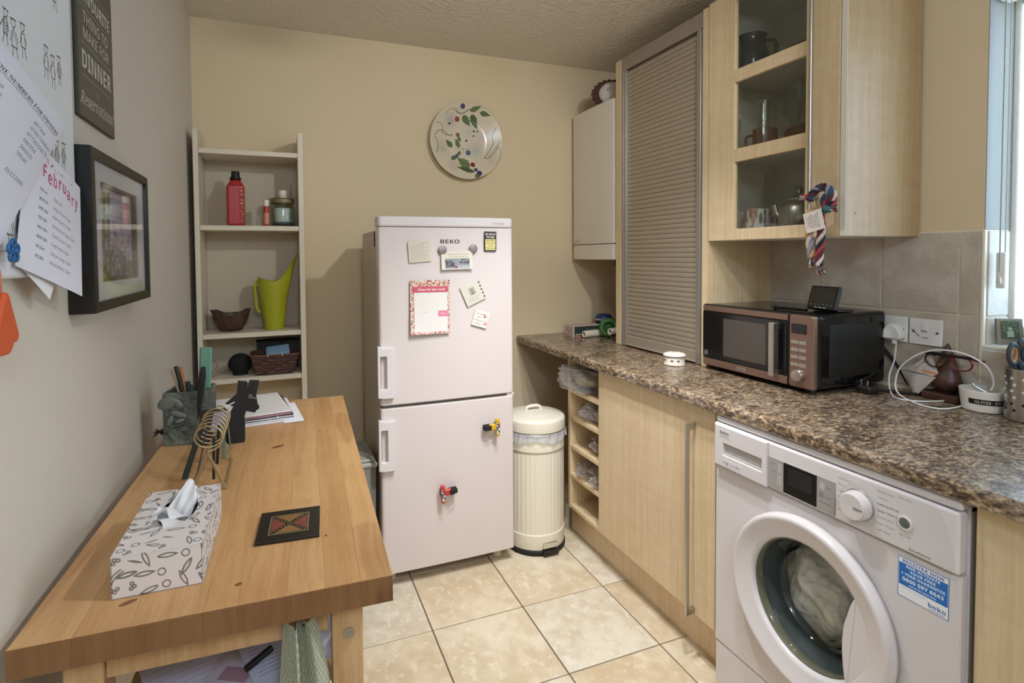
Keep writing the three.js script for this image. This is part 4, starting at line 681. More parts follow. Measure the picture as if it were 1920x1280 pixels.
{ // watering can
  const x0 = -0.035, y0 = 1.031, z0 = -2.665, t = thing('watering_can', 'lime green plastic watering can with long swept spout', 'watering can', [x0, y0, z0]), g = new THREE.PlaneGeometry(1, 1, 96, 48), p = g.attributes.position, lime = mat('#a3a423', 0.35, { side: THREE.DoubleSide });
  for (let i = 0; i < p.count; i++) {
    const a = (p.getX(i) + 0.5) * 2 * PI, s = p.getY(i) + 0.5, c = Math.cos(a), lift = Math.pow(Math.max(0, 0.5 + 0.5 * c), 5), top = 0.212 - 0.012 * c + 0.155 * lift - 0.018 * Math.exp(-Math.pow((a - PI) / 1.0, 2)) * -1;
    const y = s * top, r = 0.042 + 0.024 * Math.min(1, y / 0.2), up = Math.max(0, y - 0.15) / 0.21; p.setXYZ(i, r * c + 0.046 * Math.pow(up, 1.4) * Math.max(0, c), y, r * 0.92 * Math.sin(a) * (1 - 0.75 * Math.min(1, up) * lift));
  }
  g.computeVertexNormals(); part(t, 'can_body', g.translate(x0, y0, z0), lime); part(t, 'can_base', cyl(0.042, 0.042, 0.004, 40).scale(1, 1, 0.92).translate(x0, y0 + 0.002, z0), lime);
  part(t, 'handle', tube([[-0.052, 0.19, 0], [-0.066, 0.222, 0], [-0.078, 0.205, 0], [-0.076, 0.15, 0], [-0.07, 0.09, 0], [-0.058, 0.082, 0]].map(([x, y, z]) => [x0 + x, y0 + y, z0 + z]), 0.007, 40, 10), lime);
}
{ // carved bowl
  const x = -0.216, z = -2.675, y = 1.031, g = lathe([[0.0001, 0.001], [0.042, 0.001], [0.055, 0.02], [0.070, 0.05], [0.080, 0.085], [0.076, 0.085], [0.064, 0.05], [0.045, 0.018], [0.0001, 0.012]], 96), p = g.attributes.position;
  for (let i = 0; i < p.count; i++) { const a = Math.atan2(p.getZ(i), p.getX(i)), yy = p.getY(i), k = 1 + 0.05 * Math.sin(a * 5 + yy * 80) + 0.03 * Math.sin(a * 13 - yy * 60); p.setX(i, p.getX(i) * k); p.setZ(i, p.getZ(i) * k * 0.85); p.setY(i, yy * (1 + 0.14 * Math.abs(Math.cos(a)) - 0.12 * Math.pow(Math.abs(Math.sin(a)), 3) + 0.03 * Math.sin(a * 7))); }
  g.computeVertexNormals(); single('carved_bowl', 'dark brown carved wooden bowl with an uneven rim', 'bowl', g.translate(x, y, z), mat('#4b342a', 0.45), [x, y, z]);
}
{ // speaker
  const x = -0.182, z = -2.665, y = 0.833, t = thing('smart_speaker', 'round black fabric speaker on the lowest visible shelf', 'speaker', [x, y, z]);
  part(t, 'speaker_body', new THREE.SphereGeometry(0.05, 48, 32).scale(1, 0.93, 1).translate(x, y + 0.048, z), mat('#151515', 0.95)); part(t, 'speaker_foot', cyl(0.03, 0.032, 0.008, 32).translate(x, y + 0.004, z), M.rubber);
  part(t, 'power_cable', tube([[x - 0.045, y + 0.03, z - 0.02], [x - 0.07, y + 0.02, z - 0.01], [x - 0.11, y + 0.004, z + 0.02], [x - 0.125, y + 0.003, z - 0.03], [x - 0.10, y + 0.03, z - 0.08], [x - 0.12, y + 0.06, z - 0.1]], 0.0018, 50, 6), mat('#8d8678', 0.6));
}
{ // woven basket
  const x0 = -0.034, z0 = -2.655, y = 0.834, t = thing('woven_basket', 'small dark brown woven basket holding a blue packet', 'basket', [x0, y, z0]), cols = ['#4a2c24', '#5a362b', '#3d241e', '#65402f'].map((c) => mat(c, 0.55));
  const rows = 6, hh = 0.082, face = (n, half, depthAt, put) => { for (let r = 0; r < rows; r++) for (let i = 0; i < n; i++) { const y0 = y + 0.004 + r * hh / rows, s = (r + 0.5) / rows, hw = half(s), w = 2 * hw / n; put(-hw + (i + 0.5) * w, y0 + hh / rows / 2, depthAt(s) + ((i + r) % 2 ? 0.0022 : -0.0012), w * 1.04, hh / rows * 0.9, cols[(r * 3 + i * 5 + 1) % 4]); } };
  const HX = (s) => 0.076 + 0.022 * s, HZ = (s) => 0.058 + 0.014 * s;
  face(6, HX, HZ, (u, yy, d, w, h, m) => { part(t, 'weave_strip', bb(x0 + u - w / 2, x0 + u + w / 2, yy - h / 2, yy + h / 2, z0 + d - 0.003, z0 + d, 0.001, 1), m); part(t, 'weave_strip', bb(x0 + u - w / 2, x0 + u + w / 2, yy - h / 2, yy + h / 2, z0 - d, z0 - d + 0.003, 0.001, 1), m); });
  face(4, HZ, HX, (u, yy, d, w, h, m) => { for (const s of [-1, 1]) part(t, 'weave_strip', bb(x0 + s * d - 0.0015, x0 + s * d + 0.0015, yy - h / 2, yy + h / 2, z0 + u - w / 2, z0 + u + w / 2, 0.001, 1), m); });
  part(t, 'basket_base', bb(x0 - 0.076, x0 + 0.076, y + 0.001, y + 0.005, z0 - 0.058, z0 + 0.058, 0.001), cols[2]);
  part(t, 'rim', tube([[-0.1, 0.088, 0.073], [0.1, 0.088, 0.073], [0.1, 0.088, -0.073], [-0.1, 0.088, -0.073]].flatMap(([x, yy, z], i, A) => { const n = A[(i + 1) % 4]; return [0.06, 0.5, 0.94].map((q) => [x0 + x + (n[0] - x) * q, y + yy, z0 + z + (n[2] - z) * q]); }), 0.0045, 120, 8, true), mat('#6d4632', 0.5));
  for (const x of [-0.03, 0.03]) part(t, 'rim_tie', new THREE.TorusGeometry(0.006, 0.0016, 6, 16).rotateY(PI / 2).translate(x0 + x, y + 0.088, z0 + 0.073), M.cream);
  single('blue_packet', 'pale blue folded packet resting in the woven basket', 'packet', bx(0.1, 0.024, 0.07, 0.008, 3).rotateX(0.45).rotateZ(0.1).translate(x0 + 0.012, y + 0.096, z0 + 0.012), mat('#7f9cb8', 0.45), [x0, y + 0.09, z0]);
}
{
  const t = thing('dark_caddy', 'dark metal caddy with rolled rim behind the woven basket', 'box', [-0.02, 0.834, -2.755]);
  part(t, 'caddy_body', bb(-0.115, 0.072, 0.834, 0.965, -2.776, -2.744, 0.003), mat('#2b2b29', 0.5)); part(t, 'rim', tube([[-0.118, 0.968, -2.744], [0.0, 0.971, -2.743], [0.074, 0.968, -2.744]], 0.005, 24, 8), mat('#1e1d1b', 0.35, { metalness: 0.4 }));
}
// ---------- things on and under the table ----------
{ // tissue box
  const [x, z] = [-0.183, -1.055], y = TT + 0.0005, w = 0.122, d = 0.236, h = 0.064, t = thing('tissue_box', 'tissue box printed with grey leaves and rings with a tissue pulled up', 'tissue box', [x, y, z], -0.02);
  const pat = canvasTex(1024, 1024, (k, W, H) => {
    fill(k, '#dcd2ce', 0, 0, W, H); k.strokeStyle = k.fillStyle = '#77756c'; k.lineCap = 'round';
    for (let i = 0; i < 11; i++) for (let j = 0; j < 11; j++) {
      const x = (i + 0.5 + rr(-0.28, 0.28)) * 93, y = (j + 0.5 + rr(-0.28, 0.28)) * 93, a = rr(0, 6.28), kind = Math.floor(rr(0, 6)); k.save(); k.translate(x, y); k.rotate(a); k.lineWidth = rr(8, 12);
      if (kind < 2) { k.beginPath(); k.moveTo(-52, 0); k.quadraticCurveTo(0, -24, 52, 0); k.quadraticCurveTo(0, 24, -52, 0); k.stroke(); } else if (kind === 2) { k.beginPath(); k.moveTo(-46, 0); k.quadraticCurveTo(0, -15, 46, 0); k.quadraticCurveTo(0, 15, -46, 0); k.fill(); } else if (kind === 3) { k.beginPath(); k.arc(0, 0, 21, 0, 7); k.lineWidth = 8; k.stroke(); } else if (kind === 4) { for (const [p, q] of [[0, 0], [20, 10], [8, -18]]) { k.beginPath(); k.arc(p, q, 9, 0, 7); k.stroke(); } } else { for (const q of [-10, 8]) { k.beginPath(); k.moveTo(-48, q); k.quadraticCurveTo(0, q - 18, 50, q + 4); k.stroke(); } }
      k.restore();
    }
  });
  pat.wrapS = pat.wrapT = THREE.RepeatWrapping; pat.repeat.set(3.9, 3.9);
  const m = mat('#ffffff', 0.55, { map: pat, box: true });
  const sh = shape([[-w / 2, -d / 2], [w / 2, -d / 2], [w / 2, d / 2], [-w / 2, d / 2]]), ho = new THREE.Path(); ho.absellipse(0.004, 0.022, 0.030, 0.064, 0, 2 * PI, true); sh.holes.push(ho);
  part(t, 'carton', merge([ext(sh, 0.002, 0, 24).rotateX(-PI / 2).translate(0, h - 0.002, 0), bb(-w / 2, w / 2, 0, h - 0.0015, d / 2 - 0.0015, d / 2, 0), bb(-w / 2, w / 2, 0, h - 0.0015, -d / 2, -d / 2 + 0.0015, 0), bb(-w / 2, -w / 2 + 0.0015, 0, h - 0.0015, -d / 2, d / 2, 0), bb(w / 2 - 0.0015, w / 2, 0, h - 0.0015, -d / 2, d / 2, 0), bb(-w / 2, w / 2, 0, 0.0015, -d / 2, d / 2, 0)]), m, { local: true });
  part(t, 'tissue_stack', bb(-0.052, 0.052, 0.002, 0.036, -0.108, 0.108, 0.006, 3), mat('#8d8a88', 0.95), { local: true });
  const tuft = (sx, lean, tw, hgt, zc) => { const g = new THREE.PlaneGeometry(1, 1, 24, 20), p = g.attributes.position; for (let i = 0; i < p.count; i++) { const u = p.getX(i), v = p.getY(i) + 0.5, f = Math.sin(u * 9 + v * 4) * 0.006 * v + Math.sin(u * 17 - v * 6) * 0.003; p.setXYZ(i, u * sx * (0.5 + 0.9 * v - 0.9 * v * v) + lean * v * v, 0.03 + hgt * v * (1 - 0.35 * u * u * 4 * v), f + zc + tw * v * v - 0.012 * Math.cos(u * 3)); } g.computeVertexNormals(); return g; };
  const tm = mat('#e8e6e6', 0.9, { side: THREE.DoubleSide, transmission: 0.15, thickness: 0 });
  part(t, 'tissue', merge([tuft(0.085, -0.022, 0.055, 0.044, -0.01), tuft(0.07, -0.02, 0.025, 0.048, -0.022), tuft(0.06, 0.012, -0.04, 0.062, -0.034), tuft(0.05, 0.02, -0.02, 0.05, -0.05)]), tm, { local: true });
}
{ // coaster
  const [x, z] = [0.005, -1.075], t = thing('tile_coaster', 'black square tile trivet with patterned brown centre', 'coaster', [x, TT, z], -0.075);
  part(t, 'tile', turnTo(faceUV(bx(0.11, 0.118, 0.006, 0.0012), 0.11, 0.118), 'up').translate(0, 0.0036, 0), printed(512, 512, (k, w) => {
    fill(k, '#171614', 0, 0, w, w); fill(k, '#77694f', 92, 92, 328, 328); fill(k, '#4a3b2c', 104, 104, 304, 304);
    for (const [p, c] of [[[[112, 112], [256, 250], [400, 112]], '#8a6238'], [[[112, 400], [256, 262], [400, 400]], '#8a6238'], [[[112, 120], [246, 256], [112, 392]], '#7c4034'], [[[400, 120], [266, 256], [400, 392]], '#7c4034']]) { k.fillStyle = c; k.beginPath(); p.forEach(([a, b], i) => (i ? k.lineTo(a, b) : k.moveTo(a, b))); k.fill(); }
    k.strokeStyle = '#16120e'; k.lineWidth = 34; k.beginPath(); k.moveTo(112, 112); k.lineTo(400, 400); k.moveTo(400, 112); k.lineTo(112, 400); k.stroke(); k.fillStyle = '#a99a80'; for (let i = 0; i < 12; i++) { const q = 124 + i * 24; k.beginPath(); k.arc(q, q, 6, 0, 7); k.arc(512 - q, q, 6, 0, 7); k.fill(); }
  }, 0.25), { local: true, keepUV: true });
}
{ // ceramic pen pot
  const x = -0.246, z = -1.705, t = thing('pen_pot', 'square grey-green pottery pen pot with raised leaf decoration', 'pot', [x, TT, z], -0.14), pm = mat('#ffffff', 0.6, { map: tex(256, (u, v) => mix([112, 116, 106], [74, 78, 72], sstep(0.3, 0.75, fbm(u, v, 6, 6, 301, 4))), { rep: [5, 5] }), bumpMap: T.artex, bumpScale: 0.006, box: true });
  const w = 0.108, d = 0.10, h = 0.145, g = bx(w, h, d, 0.008, 3).translate(0, h / 2, 0), p = g.attributes.position; for (let i = 0; i < p.count; i++) { const y = p.getY(i), k = 1 + 0.02 * Math.sin(y * 40 + p.getZ(i) * 30) + (y > 0.13 ? 0.02 : 0); p.setX(i, p.getX(i) * k); p.setZ(i, p.getZ(i) * k); }
  const wall = (a) => a;
  const sh = shape([[-w / 2, -d / 2], [w / 2, -d / 2], [w / 2, d / 2], [-w / 2, d / 2]]), ho = new THREE.Path(), b = w / 2 - 0.009, c = d / 2 - 0.009; ho.moveTo(-b, -c); ho.lineTo(-b, c); ho.lineTo(b, c); ho.lineTo(b, -c); ho.lineTo(-b, -c); sh.holes.push(ho);
  const e = ext(sh, h, 0.003, 4).rotateX(-PI / 2); part(t, 'pot_wall', e, pm, { local: true }); part(t, 'pot_base', bb(-b, b, 0.001, 0.01, -c, c, 0), pm, { local: true });
  const lf = (cx, cy, a, l, wd) => { const q = new THREE.SphereGeometry(1, 24, 16).scale(l * 0.8, wd * 0.8, 0.0045); q.rotateZ(a); return q.translate(cx, cy, d / 2 + 0.002); };
  for (const [cx, cy, a, l, wd] of [[-0.043, 0.118, 0.4, 0.03, 0.022], [-0.018, 0.118, -0.8, 0.024, 0.011], [-0.015, 0.086, -0.35, 0.027, 0.010], [-0.036, 0.07, 1.2, 0.02, 0.009], [-0.012, 0.068, 0.3, 0.016, 0.007]]) part(t, 'leaf_relief', lf(cx, cy, a, l, wd), mat('#6c7068', 0.45), { local: true });
  part(t, 'stem_relief', tube([[-0.044, 0.04, 0.05], [-0.03, 0.055, 0.052], [-0.012, 0.055, 0.052], [0, 0.062, 0.051]], 0.0035, 24, 8), pm, { local: true });
  const pens = [['beige pencil', '#c2a384', -0.05, 0.078, -0.02, 0.055, 0.0035], ['black felt pen', '#1a1815', -0.036, 0.08, -0.012, 0.062, 0.0055], ['orange pencil', '#b36a33', -0.026, 0.078, -0.022, 0.058, 0.004]];
  for (const [n, c, lx, , lz, hgt, r] of pens) single('pen', n + ' leaning in the pottery pot', 'pen', rod([x + 0.012 + lx * 0.1, TT + 0.02, z + 0.01], [x + lx, TT + 0.145 + hgt, z + lz], r, 12), mat(c, 0.5), [x, TT + 0.1, z]);
  for (const [n, c, lx, lz] of [['green-capped pen', '#223c33', -0.006, -0.01], ['dark pen', '#3a3835', 0.016, -0.02]]) single('pen', n + ' standing low in the pottery pot', 'pen', rod([x + lx * 0.5, TT + 0.012, z + lz], [x + lx, TT + 0.162, z + lz], 0.006, 12), mat(c, 0.5), [x, TT + 0.1, z]);
  const f = thing('nail_file', 'mint green and grey block nail file standing in the pen pot', 'nail file', [x + 0.034, TT + 0.02, z]);
  part(f, 'file_face', bx(0.03, 0.24, 0.006, 0.0028, 3).rotateZ(-0.06).rotateY(-0.25).translate(x + 0.038, TT + 0.138, z + 0.004), mat('#74a892', 0.7)); part(f, 'file_core', bx(0.03, 0.238, 0.006, 0.0028, 3).rotateZ(-0.06).rotateY(-0.25).translate(x + 0.034, TT + 0.137, z - 0.003), mat('#8d8f9c', 0.8)); part(f, 'file_print', bx(0.004, 0.05, 0.0004, 0).rotateZ(-0.06).rotateY(-0.25).translate(x + 0.044, TT + 0.21, z + 0.0076), mat('#49705f', 0.7));
  const bl = lathe([[0.0001, 0], [0.002, 0.01], [0.0075, 0.06], [0.0085, 0.12], [0.006, 0.142], [0.0001, 0.144]], 20).scale(1, 1, 0.55).rotateZ(-0.12).translate(x + 0.026, TT + 0.072, z + 0.066);
  single('letter_opener', 'black pointed letter opener hooked over the front of the pen pot', 'letter opener', bl, M.black, [x + 0.03, TT + 0.08, z + 0.066]);
}
{ // tassel by the wall
  const t = thing('tassel', 'small dark purple tassel beside the pen pot against the wall', 'tassel', [-0.322, TT, -1.76]);
  part(t, 'tassel_head', new THREE.SphereGeometry(0.011, 16, 12).scale(1.3, 0.9, 1).translate(-0.318, TT + 0.016, -1.752), mat('#2e1c28', 0.9));
  for (let i = 0; i < 16; i++) { const a = rr(-0.9, 0.9), l = rr(0.014, 0.026); part(t, 'tassel_thread', tube([[-0.324, TT + 0.016, -1.752], [-0.324 - l * 0.55, TT + 0.017 + 0.4 * l * a, -1.752 + 0.008 * a], [-0.324 - l * Math.cos(a), TT + Math.max(0.003, 0.014 + l * Math.sin(a) * 0.7), -1.75 + rr(-0.008, 0.008)]], 0.0011, 6, 5), mat(['#4a2438', '#6d3350', '#2a1a24'][i % 3], 0.9)); }
}
{ // spiral holder
  const z0 = -1.305, z1 = -1.495, xc = -0.158, yc = TT + 0.110, t = thing('spiral_holder', 'gold wire spiral letter holder on two A-shaped legs', 'letter holder', [xc, TT, -1.4]);
  const pts = []; const turns = 6.5, N = turns * 24; for (let i = 0; i <= N; i++) { const a = i / 24 * 2 * PI - PI / 2; pts.push([xc + 0.029 * Math.cos(a), yc + 0.026 * Math.sin(a), z0 - 0.012 - 0.19 * i / N]); }
  part(t, 'spiral', tube(pts, 0.0021, 420, 6), M.gold);
  part(t, 'spine', bar([xc, yc - 0.029, z0 + 0.002], [xc, yc - 0.029, z1 - 0.02], 0.004, 0.006), M.gold);
  for (const z of [z0, z1]) for (const s of [-1, 1]) part(t, 'leg', bar([xc + s * 0.002, yc - 0.03, z], [xc + s * 0.033, TT + 0.003, z], 0.006, 0.004), M.gold);
  for (const s of [-1, 1]) part(t, 'foot_rail', bar([xc + s * 0.033, TT + 0.003, z0], [xc + s * 0.033, TT + 0.003, z1], 0.006, 0.004), M.gold);
  const dg = ['#25302b', '#2d3a33', '#1b2320', '#5d6b5a', '#66745f', '#1f2422'];
  [[[-0.176, 0.115, -1.40], [-0.216, 0.005, -1.385], 0.015], [[-0.164, 0.11, -1.36], [-0.188, 0.006, -1.335], 0.008], [[-0.144, 0.10, -1.40], [-0.148, 0.03, -1.385], 0.007], [[-0.138, 0.10, -1.43], [-0.137, 0.028, -1.42], 0.009], [[-0.132, 0.095, -1.47], [-0.126, 0.03, -1.465], 0.008], [[-0.15, 0.09, -1.35], [-0.151, 0.012, -1.34], 0.006]].forEach(([a, b, w], i) => single('strap', ['broad dark green strap', 'narrow black-green strap', 'black ribbon strap', 'sage green strap', 'pale sage strap', 'thin black strap'][i] + ' hanging through the gold spiral holder', 'strap', bar([a[0], TT + a[1] + 0.016, a[2]], [b[0], TT + b[1], b[2]], w, 0.003), mat(dg[i], 0.6), [a[0], TT + a[1], a[2]]));
  single('envelope', 'lilac envelope tucked into the far end of the spiral holder', 'envelope', sheet(0.04, 0.05, 0.001, (u) => 0.006 * u * u).rotateX(-0.5).rotateY(-0.3).translate(-0.150, TT + 0.100, -1.492), mat('#aeb0cf', 0.7), [-0.145, TT + 0.1, -1.53]);
}
{ // dog-shaped stand
  const P = [[-0.141, 0.85], [-0.153, 0.898], [-0.147, 0.92], [-0.13, 0.952], [-0.15, 0.962], [-0.121, 0.986], [-0.117, 1.022], [-0.095, 1.018], [-0.093, 0.998], [-0.088, 1.021], [-0.063, 1.018], [-0.072, 0.977], [-0.0685, 0.952], [-0.064, 0.945], [-0.066, 0.938], [-0.072, 0.936], [-0.076, 0.929], [-0.098, 0.936], [-0.102, 0.925], [-0.1035, 0.85]], s = shape(P), t = thing('dog_stand', 'flat black dog-shaped stand with upright ears on the table', 'ornament', [-0.12, TT, -1.62]);
  part(t, 'dog_front', ext(s, 0.006, 0.001).translate(0, 0.0005, -1.622), mat('#1d1e1f', 0.6)); part(t, 'dog_back', bb(-0.214, -0.148, TT, 0.946, -1.636, -1.63, 0.001), mat('#1d1e1f', 0.6)); part(t, 'side_panel', bb(-0.152, -0.104, TT, 0.90, -1.66, -1.624, 0.001), mat('#161616', 0.7));
  part(t, 'eye', new THREE.TorusGeometry(0.004, 0.0009, 6, 20).translate(-0.087, 0.977, -1.614), M.chrome); part(t, 'eye_wire', rod([-0.084, 0.974, -1.614], [-0.068, 0.968, -1.614], 0.0008), M.chrome); part(t, 'collar_strip', bar([-0.155, 0.952, -1.612], [-0.126, 0.966, -1.612], 0.003, 0.001), M.paper);
}
{ // notebooks
  const cx = -0.105, cz = -1.905, rot = 0.14, lab = [['notebook', 'white-covered notebook at the bottom of the pile'], ['notebook', 'dark floral notebook in the middle of the pile'], ['notebook', 'red striped notebook under the lined pad'], ['lined_pad', 'lined white pad topmost on the pile of notebooks']];
  const cov = printed(256, 256, (k, w) => { fill(k, '#2c1f28', 0, 0, w, w); for (let i = 0; i < 120; i++) fill(k, ['#d8c8c8', '#7a3048', '#e6dcd8', '#44304c'][i % 4], rr(0, w), rr(0, w), rr(6, 18), rr(6, 18)); }, 0.6); cov.map.wrapS = cov.map.wrapT = THREE.RepeatWrapping; cov.map.repeat.set(8, 8); cov.userData.box = true;
  const mats = [M.paper, cov, mat('#8a3a4a', 0.6), printed(640, 800, (k, w, h) => { fill(k, '#e8e2de', 0, 0, w, h); for (let i = 0; i < 22; i++) fill(k, '#c3bab6', 20, 90 + i * 31, w - 40, 2.5); txt(k, 'Notes', w - 90, 46, 'bold 34px serif', '#5a5452'); }, 0.8)];
  const dims = [[0.235, 0.008, 0.27, 0.012, 0.006], [0.225, 0.008, 0.265, 0.004, 0], [0.22, 0.006, 0.262, 0, 0], [0.216, 0.005, 0.26, -0.002, 0]]; let y = TT + 0.0004;
  dims.forEach(([w, h, d, dx, dz], i) => {
    const t = thing(lab[i][0], lab[i][1], 'notebook', [cx + dx, y, cz + dz], rot + (i - 1.5) * 0.02, 'pile of notebooks');
    if (i === 3) part(t, 'pages', turnTo(faceUV(bx(w, d, h, 0.001), w, d), 'up').translate(0, h / 2, 0), mats[i], { local: true, keepUV: true });
    else { part(t, 'cover', merge([bb(-w / 2, w / 2, 0, 0.0012, -d / 2, d / 2, 0.0004), bb(-w / 2, w / 2, h - 0.0012, h, -d / 2, d / 2, 0.0004)]), mats[i], { local: true }); part(t, 'pages', bb(-w / 2 + 0.003, w / 2 - 0.002, 0.0014, h - 0.0014, -d / 2 + 0.003, d / 2 - 0.003, 0), M.paper, { local: true }); }
    y += h + 0.0006;
  });
  single('loose_sheet', 'loose white sheet with wavy edge half under the notebooks', 'paper', turnTo(sheet(0.06, 0.24, 0.0008, (u, v) => 0.0012 * Math.sin(v * 60) * u), 'up').rotateY(0.1).translate(0.016, TT + 0.0022, -1.872), M.paper, [0.02, TT, -1.87]);
}
{ // tea towel on a hook under the table edge
  const g = new THREE.PlaneGeometry(1, 1, 60, 60), p = g.attributes.position, uv = g.attributes.uv;
  for (let i = 0; i < p.count; i++) { const u = p.getX(i) + 0.5, v = 0.5 - p.getY(i), w = 0.046 + 0.085 * Math.pow(v, 0.8), fold = Math.cos(u * 4 * PI) * (0.012 + 0.006 * v) + Math.exp(-Math.pow((u - 0.36) / 0.05, 2)) * -0.024; p.setXYZ(i, (u - 0.5) * w + 0.006 * Math.sin(v * 5), -0.42 * v, 0.015 - fold * 0.9); uv.setXY(i, u * 0.30, v * 0.42); }
  g.computeVertexNormals();
  const waf = tex(128, (u, v) => { const a = Math.abs(((u * 8 + v * 8) % 1) - 0.5), b = Math.abs(((u * 8 - v * 8 + 8) % 1) - 0.5), n = 255 * Math.min(1, 2.4 * Math.min(a, b) + 0.1); return [n, n, n]; }, { data: true, rep: [8, 8] });
  const wafc = tex(128, (u, v) => { const a = Math.abs(((u * 8 + v * 8) % 1) - 0.5), b = Math.abs(((u * 8 - v * 8 + 8) % 1) - 0.5), n = Math.min(1, 2.6 * Math.min(a, b)); return mix([204, 207, 182], [140, 141, 112], n * 0.7); }, { rep: [8, 8] });
  const t = thing('tea_towel', 'sage green waffle tea towel hanging from the table edge', 'towel', [0.022, 0.8, -0.885]);
  part(t, 'towel_cloth', g.translate(0.016, 0.796, -0.888), mat('#ffffff', 0.95, { map: wafc, bumpMap: waf, bumpScale: 0.003, side: THREE.DoubleSide }));
  part(t, 'hook', tube([[0.022, 0.80, -0.905], [0.022, 0.79, -0.882], [0.022, 0.782, -0.874], [0.022, 0.79, -0.867]], 0.0025, 16, 8), M.steel);
}
{ // papers on the lower slats
  const Y = 0.567, put = (name, label, w, d, x, y, z, ry, rx, draw, extra) => single(name, label, 'paper', turnTo(sheet(w, d, 0.002, (u, v) => 0.0012 * Math.sin(u * 5) * v, 8, 8), 'up').rotateX(rx).rotateZ(extra ?? 0).rotateY(ry).translate(x, y, z), draw ? printed(256, 256, draw, 0.75) : M.paper, [x, y, z]);
  const stack = thing('magazine_pile', 'pile of magazines and brochures on the lower slats of the table', 'magazines', [-0.08, Y, -1.12], -0.04);
  for (let i = 0; i < 6; i++) part(stack, 'magazine', bx(0.28 - 0.01 * (i % 3), 0.008, 0.38, 0.001).rotateY((i % 3 - 1) * 0.06).translate(-0.01 * (i % 2), 0.005 + i * 0.0084, 0), mat(['#b9b6c4', '#8d7f78', '#d5d3dc', '#a29aa0', '#c9c4cc', '#e2e0ee'][i], 0.6), { local: true });
  put('wire_notebook', 'white spiral notebook lying at the front of the lower shelf', 0.17, 0.22, -0.135, Y + 0.058, -1.03, 0.35, 0, (k, w) => { fill(k, '#e0dff0', 0, 0, w, w); for (let i = 0; i < 14; i++) fill(k, '#c4c3d6', 10, 16 + i * 17, w - 20, 2); });
  put('brochure', 'folded colour brochure with blue emblem on the lower shelf', 0.15, 0.2, -0.03, Y + 0.064, -1.06, -0.5, 0, (k, w) => { fill(k, '#cfc9d2', 0, 0, w, w); fill(k, '#3f6d7a', 90, 60, 60, 40); fill(k, '#b08a98', 30, 190, 90, 40); txt(k, 'Guide', 120, 140, '34px serif', '#556'); });
  put('letter', 'white printed letter in a clear wallet on the lower shelf', 0.19, 0.2, 0.01, Y + 0.07, -1.08, 0.3, 0, (k, w) => { fill(k, '#cdcfe0', 0, 0, w, w); for (let i = 0; i < 16; i++) fill(k, '#9a9fc0', 16, 20 + i * 13, rr(150, 220), 3); });
  single('letter', 'white folded sheet standing up at the far side of the papers under the table', 'paper', quadSheet([0.05, 0.645, -0.99], [0.078, 0.645, -0.99], [0.088, 0.72, -1.0], [0.056, 0.723, -1.0], 0.002), mat('#e6e6f6', 0.8), [0.07, 0.68, -0.995]);
  single('letter', 'printed letter leaning at an angle behind the tea towel', 'paper', quadSheet([0.0, 0.645, -1.02], [0.06, 0.65, -1.02], [0.055, 0.742, -1.03], [0.0, 0.715, -1.03], 0.003), printed(128, 128, (k, w) => { fill(k, '#dadcec', 0, 0, w, w); for (let i = 0; i < 12; i++) fill(k, '#a9adc8', 10, 12 + i * 9, rr(60, 105), 2); }, 0.8), [0.03, 0.69, -1.02]);
  single('marker_pen', 'black marker pen lying on the papers under the table', 'pen', rod([-0.07, Y + 0.083, -1.0], [-0.03, Y + 0.088, -1.03], 0.006, 14), M.black, [-0.05, Y + 0.085, -1.01]);
}
